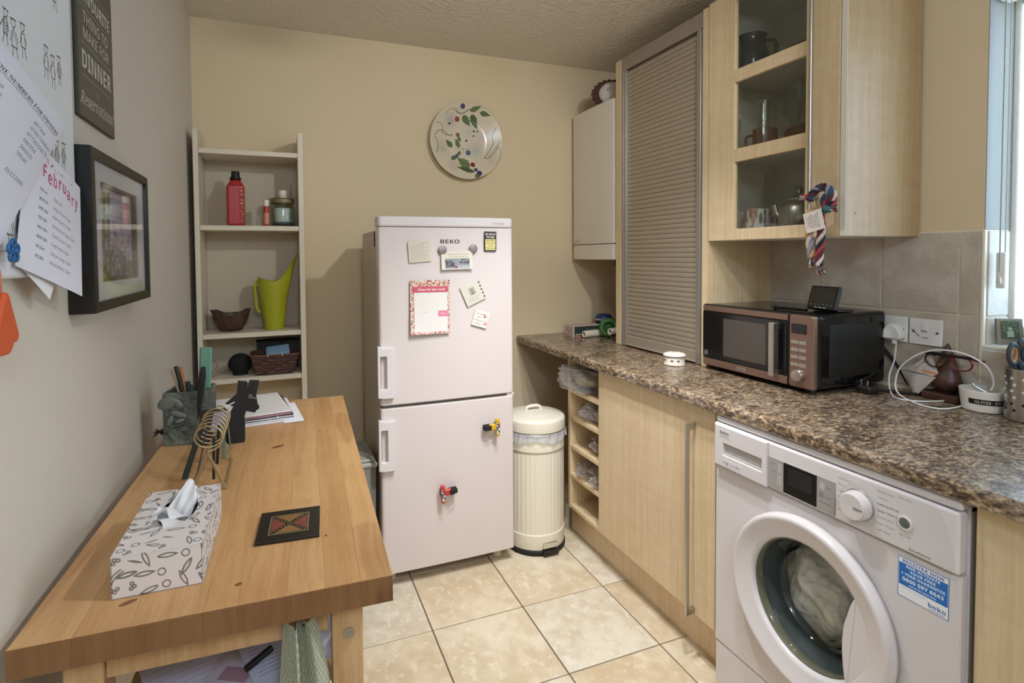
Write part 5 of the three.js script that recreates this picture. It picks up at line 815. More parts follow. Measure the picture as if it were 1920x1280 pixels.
// ---------- magnets and notes on the fridge doors ----------
{
  const zf = -2.1505, on = (g, x, y, rot = 0) => { if (rot) g.rotateZ(rot); return g.translate(x, y, zf); };
  const flat = (name, label, cat, w, h, t, x, y, rot, W, H, draw, rough = 0.5) => single(name, label, cat, on(faceUV(bx(w, h, t, Math.min(0.0008, t / 3), 1), w, h), x, y, rot), printed(W, H, draw, rough), [x, y, zf], { keepUV: true });
  flat('note_card', 'cream lined note card stuck high on the fridge door', 'note', 0.092, 0.086, 0.002, 0.526, 1.378, 0.07, 256, 240, (k, w, h) => { fill(k, '#cec5b2', 0, 0, w, h); for (let i = 0; i < 9; i++) fill(k, i < 7 ? '#8f8775' : '#b08a62', 18, 52 + i * 20, rr(150, 216), 3); fill(k, '#8a8a86', 120, 34, 60, 4); fill(k, '#3c3a36', 180, 18, 8, 8); fill(k, '#3c3a36', 208, 14, 8, 8); });
  { const g = sheet(0.136, 0.078, 0.0006, (u, v) => 0.006 * Math.pow(1 - v, 2) + 0.003 * Math.pow(Math.abs(u - 0.5) * 2, 2), 14, 10);
    single('photo_card', 'cream card with a grey landscape photograph held by two round magnets', 'card', on(g, 0.684, 1.342, 0.02).translate(0, 0, 0.002), printed(420, 240, (k, w, h) => { fill(k, '#d8cfbe', 0, 0, w, h); txt(k, 'make space for memories', w / 2 + 20, 46, '24px sans-serif', '#8a6f52'); txt(k, 'on journeys through life', w / 2 + 20, 78, '24px sans-serif', '#8a6f52'); fill(k, '#8f9096', 46, 100, 330, 128); for (let i = 0; i < 70; i++) { k.fillStyle = ['#4c4e52', '#5c5f62', '#77797c', '#3f4144'][i % 4]; k.beginPath(); k.arc(i % 3 ? rr(60, 170) : rr(250, 370), i % 3 ? rr(130, 200) : rr(110, 160), rr(6, 18), 0, 7); k.fill(); } fill(k, '#a9a9ab', 200, 190, 170, 34); fill(k, '#8e2f35', 180, 198, 34, 26); }, 0.6), [0.684, 1.342, zf]); }
  for (const [x, y, lab] of [[0.622, 1.384, 'round pewter magnet at the corner of the photo card beside the note card'], [0.757, 1.389, 'round pewter magnet at the corner of the photo card nearest the to-do magnet']]) single('round_magnet', lab, 'magnet', on(lathe([[0.0001, 0], [0.0175, 0], [0.018, 0.006], [0.016, 0.0085], [0.0001, 0.009]], 36).rotateX(PI / 2), x, y), mat('#8b8680', 0.45, { metalness: 0.5 }), [x, y, zf]);
  flat('todo_magnet', 'black and yellow rectangular magnet with a to-do slogan', 'magnet', 0.055, 0.083, 0.004, 0.835, 1.42, -0.01, 220, 332, (k, w, h) => { fill(k, '#2b241f', 0, 0, w, h); txt(k, 'SO MUCH', w / 2, 46, 'bold 42px sans-serif', '#e8e0d2'); txt(k, 'TO DO', w / 2, 96, 'bold 50px sans-serif', '#e8e0d2'); fill(k, '#d8cb86', 18, 130, w - 36, 184); ['NOTHING', 'THAT HAS', 'TO BE', 'DONE NOW'].forEach((s, i) => txt(k, s, w / 2, 156 + i * 42, 'bold 32px sans-serif', '#6b5d2f')); });
  { const g = sheet(0.166, 0.221, 0.003, (u, v) => 0.011 * Math.pow(1 - v, 3) * (1 - 0.6 * u), 14, 16);
    single('week_planner', 'pink floral weekly planner pad with blank columns on the fridge', 'planner', on(g, 0.567, 1.150, -0.006).translate(0, 0, 0.002), printed(620, 826, (k, w, h) => {
      fill(k, '#d8c4ae', 0, 0, w, h); for (let i = 0; i < 1000; i++) { k.fillStyle = ['#c4596b', '#b84a5c', '#d98a8a', '#5c4038', '#e0c9a8', '#8a9070', '#cf6f7c'][i % 7]; k.beginPath(); k.ellipse(rr(0, w), rr(0, h), rr(7, 20), rr(5, 12), rr(0, 3), 0, 7); k.fill(); }
      fill(k, '#e4e0da', 62, 200, w - 96, h - 236); fill(k, '#bf5568', 22, 96, w - 44, 90); txt(k, 'Plans for the week', w / 2 + 20, 142, 'italic bold 46px serif', '#efdcdc'); fill(k, '#ded9d2', 62, 190, w - 96, h - 226); k.strokeStyle = '#c2bab2'; k.lineWidth = 2; for (const x of [190, 306, 424]) { k.beginPath(); k.moveTo(x, 200); k.lineTo(x, h - 40); k.stroke(); } k.beginPath(); k.moveTo(62, 494); k.lineTo(w - 34, 494); k.stroke(); fill(k, '#d77a94', 436, 470, 150, 92); txt(k, 'Notes', 510, 515, 'italic 30px serif', '#f3dfe4'); txt(k, 'Friday', 240, 490, '18px sans-serif', '#999'); txt(k, 'Mon', 120, 206, '18px sans-serif', '#999');
    }, 0.65), [0.567, 1.15, zf]); }
  flat('portrait_magnet', 'cream square magnet with a small drawn portrait tilted on the fridge', 'magnet', 0.09, 0.088, 0.005, 0.7545, 1.201, 0.41, 300, 294, (k, w, h) => { fill(k, '#d2ccbd', 0, 0, w, h); k.strokeStyle = '#5c5850'; k.lineWidth = 3; k.strokeRect(104, 62, 90, 96); fill(k, '#b5b0a4', 108, 66, 82, 88); k.beginPath(); k.arc(149, 100, 22, 0, 7); k.fillStyle = '#8a857a'; k.fill(); k.beginPath(); k.ellipse(149, 146, 32, 22, 0, 0, 7); k.fill(); for (let i = 0; i < 4; i++) fill(k, '#8f897c', 50, 196 + i * 18, rr(120, 190), 3); for (let i = 0; i < 11; i++) fill(k, i % 2 ? '#2c2a26' : '#c9c2b2', w - 22, i * 27, 22, 25); });
  flat('flower_magnet', 'small white square magnet with pink flowers and lettering', 'magnet', 0.07, 0.068, 0.005, 0.789, 1.09, -0.30, 240, 234, (k, w, h) => { fill(k, '#e3dad2', 0, 0, w, h); ['Friends', 'are', 'flowers', 'to keep'].forEach((s, i) => txt(k, s, 78, 46 + i * 48, 'italic 30px serif', '#6a605a')); for (let i = 0; i < 26; i++) { k.fillStyle = ['#d9837f', '#c96a6e', '#e0a59a', '#5f7a74'][i % 4]; k.beginPath(); k.arc(rr(150, 220), i % 2 ? rr(40, 90) : rr(130, 200), rr(4, 12), 0, 7); k.fill(); } });
  // magnetic bag clips
  const clip = (label, x, y, dir, rot, c) => {
    const t = thing('bag_clip', label, 'bag clip', [x, y, zf]), cm = mat(c, 0.35), L = (g) => g.rotateZ(rot).translate(x, y, zf);
    part(t, 'clip_bar', L(merge([bx(0.019, 0.078, 0.018, 0.008, 4).translate(0, 0, 0.026)])), cm);
    part(t, 'clip_arm', L(bx(0.03, 0.026, 0.016, 0.005, 3).translate(dir * 0.022, 0.002, 0.022)), cm);
    part(t, 'clip_grip', L(merge([bx(0.034, 0.022, 0.011, 0.0045, 3).rotateY(dir * 0.28).translate(dir * 0.046, 0.003, 0.03), bx(0.036, 0.022, 0.010, 0.0045, 3).translate(dir * 0.044, 0.003, 0.011)])), M.blackMatte);
    part(t, 'clip_magnet', L(bx(0.016, 0.03, 0.018, 0.002).translate(0, 0, 0.009)), M.black);
    part(t, 'clip_label', L(faceUV(bx(0.014, 0.046, 0.001, 0), 0.014, 0.046).translate(0, -0.004, 0.0355)), printed(64, 200, (k, w, h) => { fill(k, '#d9cdb8', 0, 0, w, h); fill(k, '#2f5a94', 0, 60, 30, 80); fill(k, '#7a3a44', 30, 0, 34, 90); fill(k, '#2b2b2b', 10, 6, 20, 30); fill(k, '#4a5a3a', 34, 130, 30, 50); }), { keepUV: true });
  };
  clip('yellow magnetic bag clip with black grips on the lower fridge door', 0.852, 0.625, -1, 0.02, '#d3a52c'); clip('red magnetic bag clip with black grips on the lower fridge door', 0.607, 0.375, 1, 0.07, '#c43e3a');
}
// ---------- parcels in the open shelves ----------
{
  const bub = tex(256, (u, v) => { const a = (u * 14 + (Math.floor(v * 14) % 2) * 0.5) % 1 - 0.5, b = (v * 14) % 1 - 0.5, n = 255 * Math.max(0, 1 - 4 * (a * a + b * b)); return [n, n, n]; }, { data: true, rep: [7, 7] });
  const wrap = mat('#fbf8f7', 0.06, { transmission: 0.86, thickness: 0, bumpMap: bub, bumpScale: 0.012, box: true, side: THREE.DoubleSide });
  const parcel = (label, x, y, z, sx, sy, sz, k, c) => {
    const t = thing('wrapped_parcel', label, 'parcel', [x, y, z], 0, 'bubble-wrapped parcels in the open base unit'), g = new THREE.IcosahedronGeometry(1, 22), p = g.attributes.position;
    for (let i = 0; i < p.count; i++) { const v = V(p.getX(i), p.getY(i), p.getZ(i)), n = 1 + 0.13 * Math.sin(v.x * 5 + k) * Math.sin(v.z * 6 + k * 2) + 0.09 * Math.sin(v.y * 9 + v.z * 7 + k) + 0.05 * Math.sin(v.x * 17 - v.z * 13 + k); const q = (a) => Math.sign(a) * Math.pow(Math.abs(a), 0.75); let X = x + q(v.x) * sx * n, Z = z + q(v.z) * sz * n; if (X > 1.262) Z = Math.min(-1.9945, Math.max(-2.2375, Z)); p.setXYZ(i, X - x, Math.min(y > 0.75 ? 0.862 - y : 1, Math.max(-sy * 0.92, q(v.y) * sy * n)), Z - z); }
    g.computeVertexNormals(); part(t, 'bubble_wrap', g.translate(x, y, z), wrap); part(t, 'contents', new THREE.IcosahedronGeometry(1, 6).scale(sx * 0.6, sy * 0.6, sz * 0.6).translate(x, y - sy * 0.1, z), mat(c, 0.6));
  };
  parcel('large bubble-wrapped parcel bulging out of the top opening', 1.345, 0.785, -2.165, 0.14, 0.062, 0.115, 1, '#b5ab8a'); parcel('pinkish bubble-wrapped parcel in the second opening', 1.40, 0.645, -2.085, 0.13, 0.045, 0.075, 3, '#b08f90'); parcel('small clear bubble-wrapped parcel in the third opening', 1.42, 0.505, -2.05, 0.13, 0.042, 0.05, 5, '#a8a498'); parcel('flat bubble-wrapped parcel in the fourth opening', 1.39, 0.357, -2.14, 0.12, 0.034, 0.075, 7, '#b9b2a4'); parcel('red-tinted bubble-wrapped parcel poking from the fourth opening', 1.385, 0.352, -2.03, 0.12, 0.03, 0.03, 9, '#b8736c');
}
// ---------- on top of the boiler ----------
{
  const x = 1.655, y = 2.158, z = -2.46, t = thing('plush_disc', 'white domed disc with brown scalloped fringe lying on top of the boiler', 'ornament', [x, y, z]);
  const face = (g) => g.rotateY(-0.5).translate(x, y + 0.055, z);
  part(t, 'white_dome', face(new THREE.SphereGeometry(0.07, 40, 24, 0, 2 * PI, 0, PI / 2).rotateX(PI / 2).scale(1, 0.85, 0.5)), mat('#c9c0b2', 0.6));
  const s = new THREE.Shape(); for (let i = 0; i <= 80; i++) { const a = i / 80 * 2 * PI, r = 0.092 + 0.005 * Math.cos(a * 20); (i ? s.lineTo.bind(s) : s.moveTo.bind(s))(r * Math.cos(a), Math.max(-0.054, r * 0.8 * Math.sin(a))); }
  part(t, 'brown_fringe', face(ext(s, 0.012, 0.002).translate(-0.014, 0, -0.016)), mat('#4c342a', 0.9)); part(t, 'button', face(new THREE.TorusGeometry(0.008, 0.0025, 8, 20).translate(-0.02, 0.012, 0.032)), mat('#8f8577', 0.5)); part(t, 'red_bow', face(new THREE.SphereGeometry(0.014, 16, 12).translate(0.052, 0.03, 0.03)), mat('#9c3a38', 0.7));
}
// ---------- far corner of the worktop ----------
{
  const y = WY + 0.0005;
  { const t = thing('carton', 'long white and dark green carton at the back of the worktop', 'box', [1.60, y, -2.632]);
    part(t, 'carton_body', bb(1.488, 1.72, y, y + 0.062, -2.682, -2.586, 0.0015), mat('#c2aca0', 0.6)); part(t, 'side_print', card(0.222, 0.056, 0.0008).translate(1.607, y + 0.031, -2.5855), printed(512, 128, (k, w, h) => { fill(k, '#26332e', 0, 0, w, h); txt(k, 'cling film', 250, 50, '44px sans-serif', '#71857c'); fill(k, '#b8bba8', 16, 92, 100, 12); fill(k, '#a8613f', 10, 110, 120, 18); }), { keepUV: true });
    part(t, 'end_print', turnTo(card(0.09, 0.056, 0.0008), 'left').translate(1.4875, y + 0.031, -2.634), printed(192, 120, (k, w, h) => { fill(k, '#c2aca0', 0, 0, w, h); txt(k, 'Kitchen', 100, 46, 'bold 30px sans-serif', '#6f5a52'); txt(k, 'Foil', 110, 76, 'bold 30px sans-serif', '#6f5a52'); fill(k, '#a88c82', 20, 96, 150, 5); }), { keepUV: true }); }
  const tubeRoll = (a, b, r) => { const l = Math.hypot(b[0] - a[0], b[2] - a[2]); const g = lathe([[r * 0.72, 0], [r, 0], [r, l], [r * 0.72, l], [r * 0.72, 0]], 32).rotateZ(-PI / 2); g.rotateY(-Math.atan2(b[2] - a[2], b[0] - a[0])); return g.translate(...a); };
  single('paper_roll', 'white paper roll lying in front of the long carton', 'roll', tubeRoll([1.535, y + 0.0195, -2.555], [1.66, y + 0.0195, -2.575], 0.019), mat('#d8cbb9', 0.7), [1.6, y, -2.56]);
  single('paper_roll', 'white paper roll raised beside the tall shutter unit', 'roll', tubeRoll([1.625, y + 0.043, -2.44], [1.73, y + 0.043, -2.47], 0.018), mat('#e0cfbd', 0.7), [1.68, y + 0.03, -2.45]);
  { const t = thing('tape_roll', 'wide green tape roll standing on the worktop', 'tape', [1.665, y, -2.50]); part(t, 'tape', lathe([[0.026, -0.02], [0.052, -0.02], [0.053, 0.02], [0.026, 0.02], [0.026, -0.02]], 48).rotateX(PI / 2).rotateY(-0.5).translate(1.672, y + 0.0535, -2.52), mat('#3f6b33', 0.5)); part(t, 'core', lathe([[0.0001, -0.012], [0.026, -0.014], [0.026, 0.014], [0.0001, 0.012]], 32).rotateX(PI / 2).rotateY(-0.5).translate(1.672, y + 0.0535, -2.52), mat('#37592c', 0.7)); }
  { const t = thing('glass_dish', 'small clear glass dish under the raised paper roll', 'dish', [1.66, y, -2.44]); part(t, 'dish', lathe([[0.0001, 0.001], [0.032, 0.001], [0.04, 0.022], [0.038, 0.022], [0.031, 0.004], [0.0001, 0.004]], 36).translate(1.665, y, -2.432), mat('#cfc9a8', 0.05, { transmission: 0.9, thickness: 0 })); }
  { const t = thing('blue_torch', 'chunky dark blue and black torch behind the green tape', 'torch', [1.70, y, -2.62]); part(t, 'torch_body', lathe([[0.0001, 0], [0.05, 0], [0.052, 0.05], [0.045, 0.075], [0.0001, 0.075]], 32).translate(1.72, y, -2.64), M.blackMatte); part(t, 'torch_head', lathe([[0.0001, 0.07], [0.044, 0.074], [0.05, 0.085], [0.045, 0.105], [0.03, 0.115], [0.0001, 0.117]], 32).translate(1.72, y, -2.64), mat('#1f3468', 0.4)); part(t, 'torch_ring', new THREE.TorusGeometry(0.054, 0.006, 8, 36).rotateX(PI / 2).translate(1.72, y + 0.086, -2.64), mat('#8d8a84', 0.5)); }
  { const t = thing('dark_bottle', 'tall dark bottle in shadow beside the shutter unit', 'bottle', [1.80, y, -2.60]); part(t, 'bottle_body', lathe([[0.0001, 0], [0.03, 0], [0.031, 0.15], [0.018, 0.19], [0.014, 0.24], [0.0001, 0.24]], 28).translate(1.775, y, -2.555), mat('#1c1a22', 0.4)); part(t, 'cap', lathe([[0.0001, 0.24], [0.017, 0.24], [0.016, 0.262], [0.0001, 0.263]], 24).translate(1.775, y, -2.555), mat('#b8b2a4', 0.5)); }
}
{ // trinket pot
  const x = 1.505, z = -1.79, y = WY + 0.0005, t = thing('trinket_pot', 'small round white lidded china pot with floral sprigs', 'pot', [x, y, z]), ch = mat('#ece5d6', 0.15);
  part(t, 'pot_body', lathe([[0.0001, 0], [0.043, 0], [0.0445, 0.004], [0.041, 0.008], [0.0405, 0.032], [0.042, 0.035], [0.0001, 0.036]], 56).translate(x, y, z), ch); part(t, 'lid', lathe([[0.0001, 0.035], [0.045, 0.036], [0.0455, 0.041], [0.040, 0.047], [0.02, 0.052], [0.0001, 0.053]], 56).translate(x, y, z), ch);
  for (const a of [2.5, 3.35, 1.9]) part(t, 'sprig', new THREE.SphereGeometry(0.0055, 12, 8).scale(1.2, 0.7, 0.18).rotateY(PI / 2 - a).translate(x + 0.0408 * Math.cos(a), y + 0.02, z + 0.0408 * Math.sin(a)), mat('#6b5a45', 0.5));
  part(t, 'lid_flower', new THREE.SphereGeometry(0.008, 12, 8).scale(1.6, 0.25, 1).translate(x, y + 0.0525, z), mat('#b5776a', 0.5));
}
{ // small screen on the microwave
  const x = 1.70, y = 1.1635, z = -1.285, t = thing('display_monitor', 'small black display unit tilted back on top of the microwave', 'display', [x, y, z], -0.12);
  const tilt = (g) => turnTo(g, 'left').rotateZ(-0.28).translate(0, 0.044, 0), dm = mat('#131312', 0.35);
  part(t, 'bezel', tilt(bx(0.115, 0.082, 0.014, 0.006, 4)), dm, { local: true }); part(t, 'screen', tilt(bx(0.095, 0.052, 0.001, 0).translate(0, 0.008, 0.0072)), mat('#23231f', 0.18), { local: true });
  for (let i = 0; i < 6; i++) part(t, 'button', tilt(bx(0.007, 0.003, 0.001, 0).translate(-0.04 + i * 0.016, -0.024, 0.0073)), mat('#77756e', 0.5), { local: true }); for (let i = 0; i < 3; i++) part(t, 'button', tilt(bx(0.011, 0.003, 0.001, 0).translate(-0.018 + i * 0.017, -0.034, 0.0073)), mat('#a8a59c', 0.5), { local: true });
  part(t, 'stand', bb(0.004, 0.07, 0.0, 0.008, -0.05, 0.05, 0.003), dm, { local: true });
  single('stylus', 'glossy black pen lying on the microwave beside the display', 'pen', merge([rod([1.63, 1.1685, -1.41], [1.64, 1.1685, -1.30], 0.005, 16), new THREE.SphereGeometry(0.008, 16, 12).translate(1.63, 1.170, -1.415)]), M.blackGloss, [1.635, 1.165, -1.36]);
}
// ---------- sockets, plugs and leads ----------
const socket = (z, label, draw) => { const t = thing('wall_socket', label, 'socket', [XR - 0.009, 1.104, z]), x = XR - 0.0095; part(t, 'plate', turnTo(bx(0.094, 0.084, 0.009, 0.003, 3), 'left').translate(x - 0.0045, 1.104, z), M.plasticWhite); for (const dz of [-0.034, 0.034]) part(t, 'screw', cyl(0.004, 0.004, 0.001, 14).rotateZ(PI / 2).translate(x - 0.0094, 1.104, z + dz), mat('#5b5148', 0.5)); return [t, x - 0.009]; };
{
  const [t, x] = socket(-1.2045, 'white single wall socket with a white plug in it beside the microwave'); part(t, 'switch', turnTo(bx(0.012, 0.02, 0.004, 0.001), 'left').translate(x - 0.001, 1.128, -1.236), M.plasticWhite); part(t, 'switch_line', turnTo(bx(0.014, 0.002, 0.001, 0), 'left').translate(x - 0.0006, 1.113, -1.236), M.black);
  const [u, x2] = socket(-1.104, 'white fused switch plate with an angled mark nearest the window'); part(u, 'switch', turnTo(bx(0.014, 0.026, 0.004, 0.001), 'left').translate(x2 - 0.001, 1.122, -1.106), M.plasticWhite);
  part(u, 'marking', turnTo(merge([bx(0.018, 0.002, 0.001, 0).translate(-0.001, 0.004, 0), bx(0.018, 0.002, 0.001, 0).translate(0.001, -0.016, 0), bx(0.034, 0.002, 0.001, 0).rotateZ(-0.75).translate(-0.026, -0.002, 0)]), 'left').translate(x2 - 0.0006, 1.102, -1.106), mat('#6a6258', 0.6));
  const p = thing('power_plug', 'white rounded plug with a charging lead in the wall socket', 'plug', [x - 0.015, 1.098, -1.19]);
  { const s = new THREE.Shape(); s.moveTo(-0.026, -0.022); s.lineTo(0.02, -0.022); s.quadraticCurveTo(0.03, -0.02, 0.028, -0.006); s.quadraticCurveTo(0.02, 0.026, -0.002, 0.03); s.lineTo(-0.01, 0.03); s.quadraticCurveTo(-0.026, 0.016, -0.03, -0.004); s.quadraticCurveTo(-0.032, -0.022, -0.026, -0.022); part(p, 'plug_body', turnTo(ext(s, 0.03, 0.005, 10), 'left').translate(x - 0.001, 1.094, -1.188), M.plasticWhite); part(p, 'lead_collar', bb(x - 0.022, x - 0.012, 1.056, 1.074, -1.191, -1.179, 0.002), M.plasticWhite); }
  single('charging_lead', 'thin white charging lead looping over the worktop to the bowl', 'cable', tube([[1.909, 1.058, -1.185], [1.90, 1.0, -1.185], [1.885, 0.95, -1.19], [1.83, 0.9095, -1.15], [1.768, 0.9085, -1.085], [1.79, 0.9085, -1.05], [1.85, 0.9085, -1.025], [1.895, 0.9085, -1.015], [1.915, 0.9085, -0.985], [1.86, 0.9085, -0.968], [1.76, 0.9085, -0.975], [1.765, 0.9085, -1.04], [1.815, 0.925, -1.125], [1.85, 0.985, -1.138], [1.86, 1.037, -1.092], [1.86, 1.062, -1.034], [1.865, 1.059, -0.965], [1.875, 1.03, -0.92], [1.878, 0.985, -0.905], [1.875, 0.966, -0.91]], 0.0024, 240, 8), M.plasticWhite, [1.86, 0.91, -1.0]);
  single('power_lead', 'black lead running down behind the microwave', 'cable', tube([[1.925, 1.06, -1.26], [1.92, 1.02, -1.22], [1.918, 0.965, -1.175], [1.915, 0.93, -1.15], [1.905, 0.912, -1.10], [1.87, 0.9105, -1.10], [1.83, 0.9105, -1.16], [1.79, 0.914, -1.185]], 0.005, 80, 8), M.rubber, [1.9, 0.91, -1.2]);
  const q = thing('loose_plug', 'black three-pin plug lying on the worktop beside the microwave', 'plug', [1.755, WY, -1.175]);
  part(q, 'plug_body', bx(0.05, 0.026, 0.05, 0.01, 4).translate(1.762, WY + 0.0135, -1.178), M.black); for (const [dx, dz] of [[-0.014, 0.008], [-0.014, -0.012]]) part(q, 'pin', bx(0.006, 0.018, 0.004, 0.0008).translate(1.762 + dx, WY + 0.035, -1.178 + dz), M.chrome);
}
{ // card, nose-shaped stand, spectacles
  const y = WY + 0.0005;
  single('floral_napkin', 'folded floral paper napkin propped against the wooden nose stand', 'paper', quadSheet([1.90, 0.975, -1.17], [1.875, 0.972, -1.035], [1.885, 1.046, -1.07], [1.915, 1.0, -1.12], 0.012), printed(256, 256, (k, w, h) => { fill(k, '#cfc4bc', 0, 0, w, h); k.strokeStyle = '#6f6660'; k.lineWidth = 3; for (let i = 0; i < 30; i++) { k.beginPath(); k.arc(rr(0, w), rr(0, h), rr(6, 22), rr(0, 3), rr(3, 6.2)); k.stroke(); } fill(k, '#c99a72', 150, 200, 106, 40); }, 0.8), [1.89, 1.0, -1.1]);
  single('napkin_flap', 'hanging fold of the floral napkin in front of the black lead', 'paper', quadSheet([1.878, 0.908, -1.112], [1.872, 0.908, -1.098], [1.872, 0.975, -1.045], [1.90, 0.973, -1.165], 0.008), mat('#b9afa8', 0.8), [1.88, 0.94, -1.1]);
  const t = thing('nose_stand', 'carved dark wooden nose-shaped spectacle stand on a square base', 'stand', [1.90, y, -1.03]), wm = mat('#4a2d22', 0.4);
  part(t, 'stand_base', bb(1.866, 1.932, y, y + 0.022, -1.085, -0.985, 0.005, 3), wm);
  const g = new THREE.SphereGeometry(1, 40, 40), p = g.attributes.position; for (let i = 0; i < p.count; i++) { const v = V(p.getX(i), p.getY(i), p.getZ(i)), s = (v.y + 1) / 2, wdt = 0.036 * Math.pow(1 - s, 0.8) + 0.010, bulb = Math.exp(-Math.pow((s - 0.22) / 0.16, 2)); p.setXYZ(i, -Math.max(0, -v.x) * (0.014 + 0.022 * (1 - s) + 0.014 * bulb) * 1.0 + Math.max(0, v.x) * 0.012, 0.016 + s * 0.158, v.z * (wdt + 0.010 * bulb)); }
  g.computeVertexNormals(); part(t, 'nose', g.translate(1.906, y, -1.035), wm); for (const dz of [-0.014, 0.014]) part(t, 'nostril', new THREE.SphereGeometry(0.007, 14, 10).scale(0.8, 0.6, 1).translate(1.876, y + 0.04, -1.035 + dz), mat('#24140f', 0.7));
  const s = thing('spectacles', 'red and black reading spectacles resting on the wooden nose stand', 'spectacles', [1.875, 1.045, -1.02]), fm = mat('#1d1517', 0.3), rm = mat('#7a2030', 0.3);
  for (const dz of [-0.034, 0.034]) { const ln = part(s, 'lens_rim', new THREE.TorusGeometry(0.024, 0.0024, 8, 40).scale(1.15, 0.85, 1).rotateY(-PI / 2).translate(1.872, 1.028, -1.015 + dz), dz > 0 ? rm : fm); part(ln, 'lens', cyl(0.0235, 0.0235, 0.001, 36).rotateZ(PI / 2).scale(1, 0.85, 1.15).translate(1.872, 1.028, -1.015 + dz), M.glass); }
  part(s, 'brow_bar', bb(1.868, 1.875, 1.043, 1.053, -1.078, -0.952, 0.003), fm); for (const z of [-1.077, -0.953]) part(s, 'temple', bar([1.874, 1.044, z], [1.918, 1.036, z + 0.006], 0.007, 0.003), rm);
}
{ // olive bowl with a clear lid
  const x = 1.877, z = -0.928, y = WY + 0.0005, t = thing('olive_bowl', 'white tapered china bowl with a black band of lettering', 'bowl', [x, y, z]);
  part(t, 'bowl_body', lathe([[0.0001, 0], [0.046, 0], [0.048, 0.003], [0.055, 0.058], [0.0545, 0.061], [0.052, 0.06], [0.045, 0.008], [0.0001, 0.006]], 64).translate(x, y, z), mat('#e9e4da', 0.18));
  const band = new THREE.CylinderGeometry(0.0531, 0.0513, 0.015, 48, 1, true, -1.75, 1.75).rotateY(0).translate(x, y + 0.031, z); part(t, 'lettering_band', band, printed(512, 80, (k, w, h) => { fill(k, '#141312', 0, 0, w, h); txt(k, 'OLIVES · ETC', w / 2, 42, 'bold 54px serif', '#dcd6ca'); }, 0.3, { side: THREE.DoubleSide }), { keepUV: true });
  single('clear_lid', 'crumpled clear plastic lid standing in the white bowl', 'lid', lathe([[0.001, 0], [0.034, 0.002], [0.04, 0.012], [0.038, 0.016], [0.03, 0.006], [0.001, 0.004]], 40).rotateX(0.5).translate(x, y + 0.055, z), mat('#f2f2f2', 0.06, { transmission: 0.9, thickness: 0 }), [x, y + 0.055, z]);
}
{ // cutlery drainer with scissors
  const x = 1.868, z = -0.822, y = WY + 0.0005, R = 0.05, h = 0.14, t = thing('cutlery_drainer', 'brushed steel cylindrical cutlery holder punched with round holes', 'utensil holder', [x, y, z]);
  part(t, 'drainer_wall', lathe([[0.0001, 0.001], [R - 0.002, 0.001], [R, 0.004], [R, h - 0.003], [R + 0.001, h], [R - 0.0015, h], [R - 0.0015, 0.005], [0.0001, 0.004]], 64).translate(x, y, z), M.steel);
  for (let c = 0; c < 12; c++) for (let r = 0; r < 6; r++) { const a = c / 12 * 2 * PI + 0.2 + (r % 2) * 0.13; part(t, 'hole', cyl(0.0038, 0.0038, 0.0012, 12).rotateX(PI / 2).rotateY(PI / 2 - a).translate(x + (R + 0.0004) * Math.cos(a), y + 0.03 + r * 0.017, z + (R + 0.0004) * Math.sin(a)), r > 1 ? M.plasticWhite : M.black); }  // solid discs: upper rows white for light showing through, lower rows black
  const sc = (label, lean, px, pz, turn) => {
    const s = thing('scissors', label, 'scissors', [px, y + 0.01, pz], turn), gm = mat('#36404a', 0.45), om = mat('#c98b4a', 0.5);
    const bl = (sgn) => { const q = shape([[0, -0.1], [0.007 * sgn, -0.02], [0.008 * sgn, 0.03], [-0.002 * sgn, 0.03]]); return ext(q, 0.002, 0); };
    const R_ = (g) => g.rotateZ(lean).translate(0, 0.125, 0);
    part(s, 'blade', R_(bl(1)), M.steel, { local: true }); part(s, 'blade', R_(bl(-1).translate(0, 0, 0.0022)), M.steel, { local: true });
    for (const sg of [-1, 1]) { const hd = part(s, 'handle', R_(new THREE.TorusGeometry(0.019, 0.006, 10, 36).scale(0.8, 1.35, 0.9).rotateZ(sg * 0.28).translate(sg * 0.021, 0.052, 0)), gm, { local: true }); part(hd, 'grip_lining', R_(new THREE.TorusGeometry(0.0135, 0.0035, 8, 32).scale(0.75, 1.5, 1.1).rotateZ(sg * 0.28).translate(sg * 0.021, 0.052, 0)), om, { local: true }); part(hd, 'shank', R_(bar([sg * 0.004, 0.0, 0], [sg * 0.012, 0.034, 0], 0.014, 0.009, 0.003)), gm, { local: true }); }
  };
  sc('grey and orange handled scissors leaning out over the white bowl', 0.3, x - 0.008, z - 0.01, -0.2); sc('grey and orange handled scissors standing upright deeper in the steel holder', -0.08, x + 0.012, z + 0.008, -0.5);
}
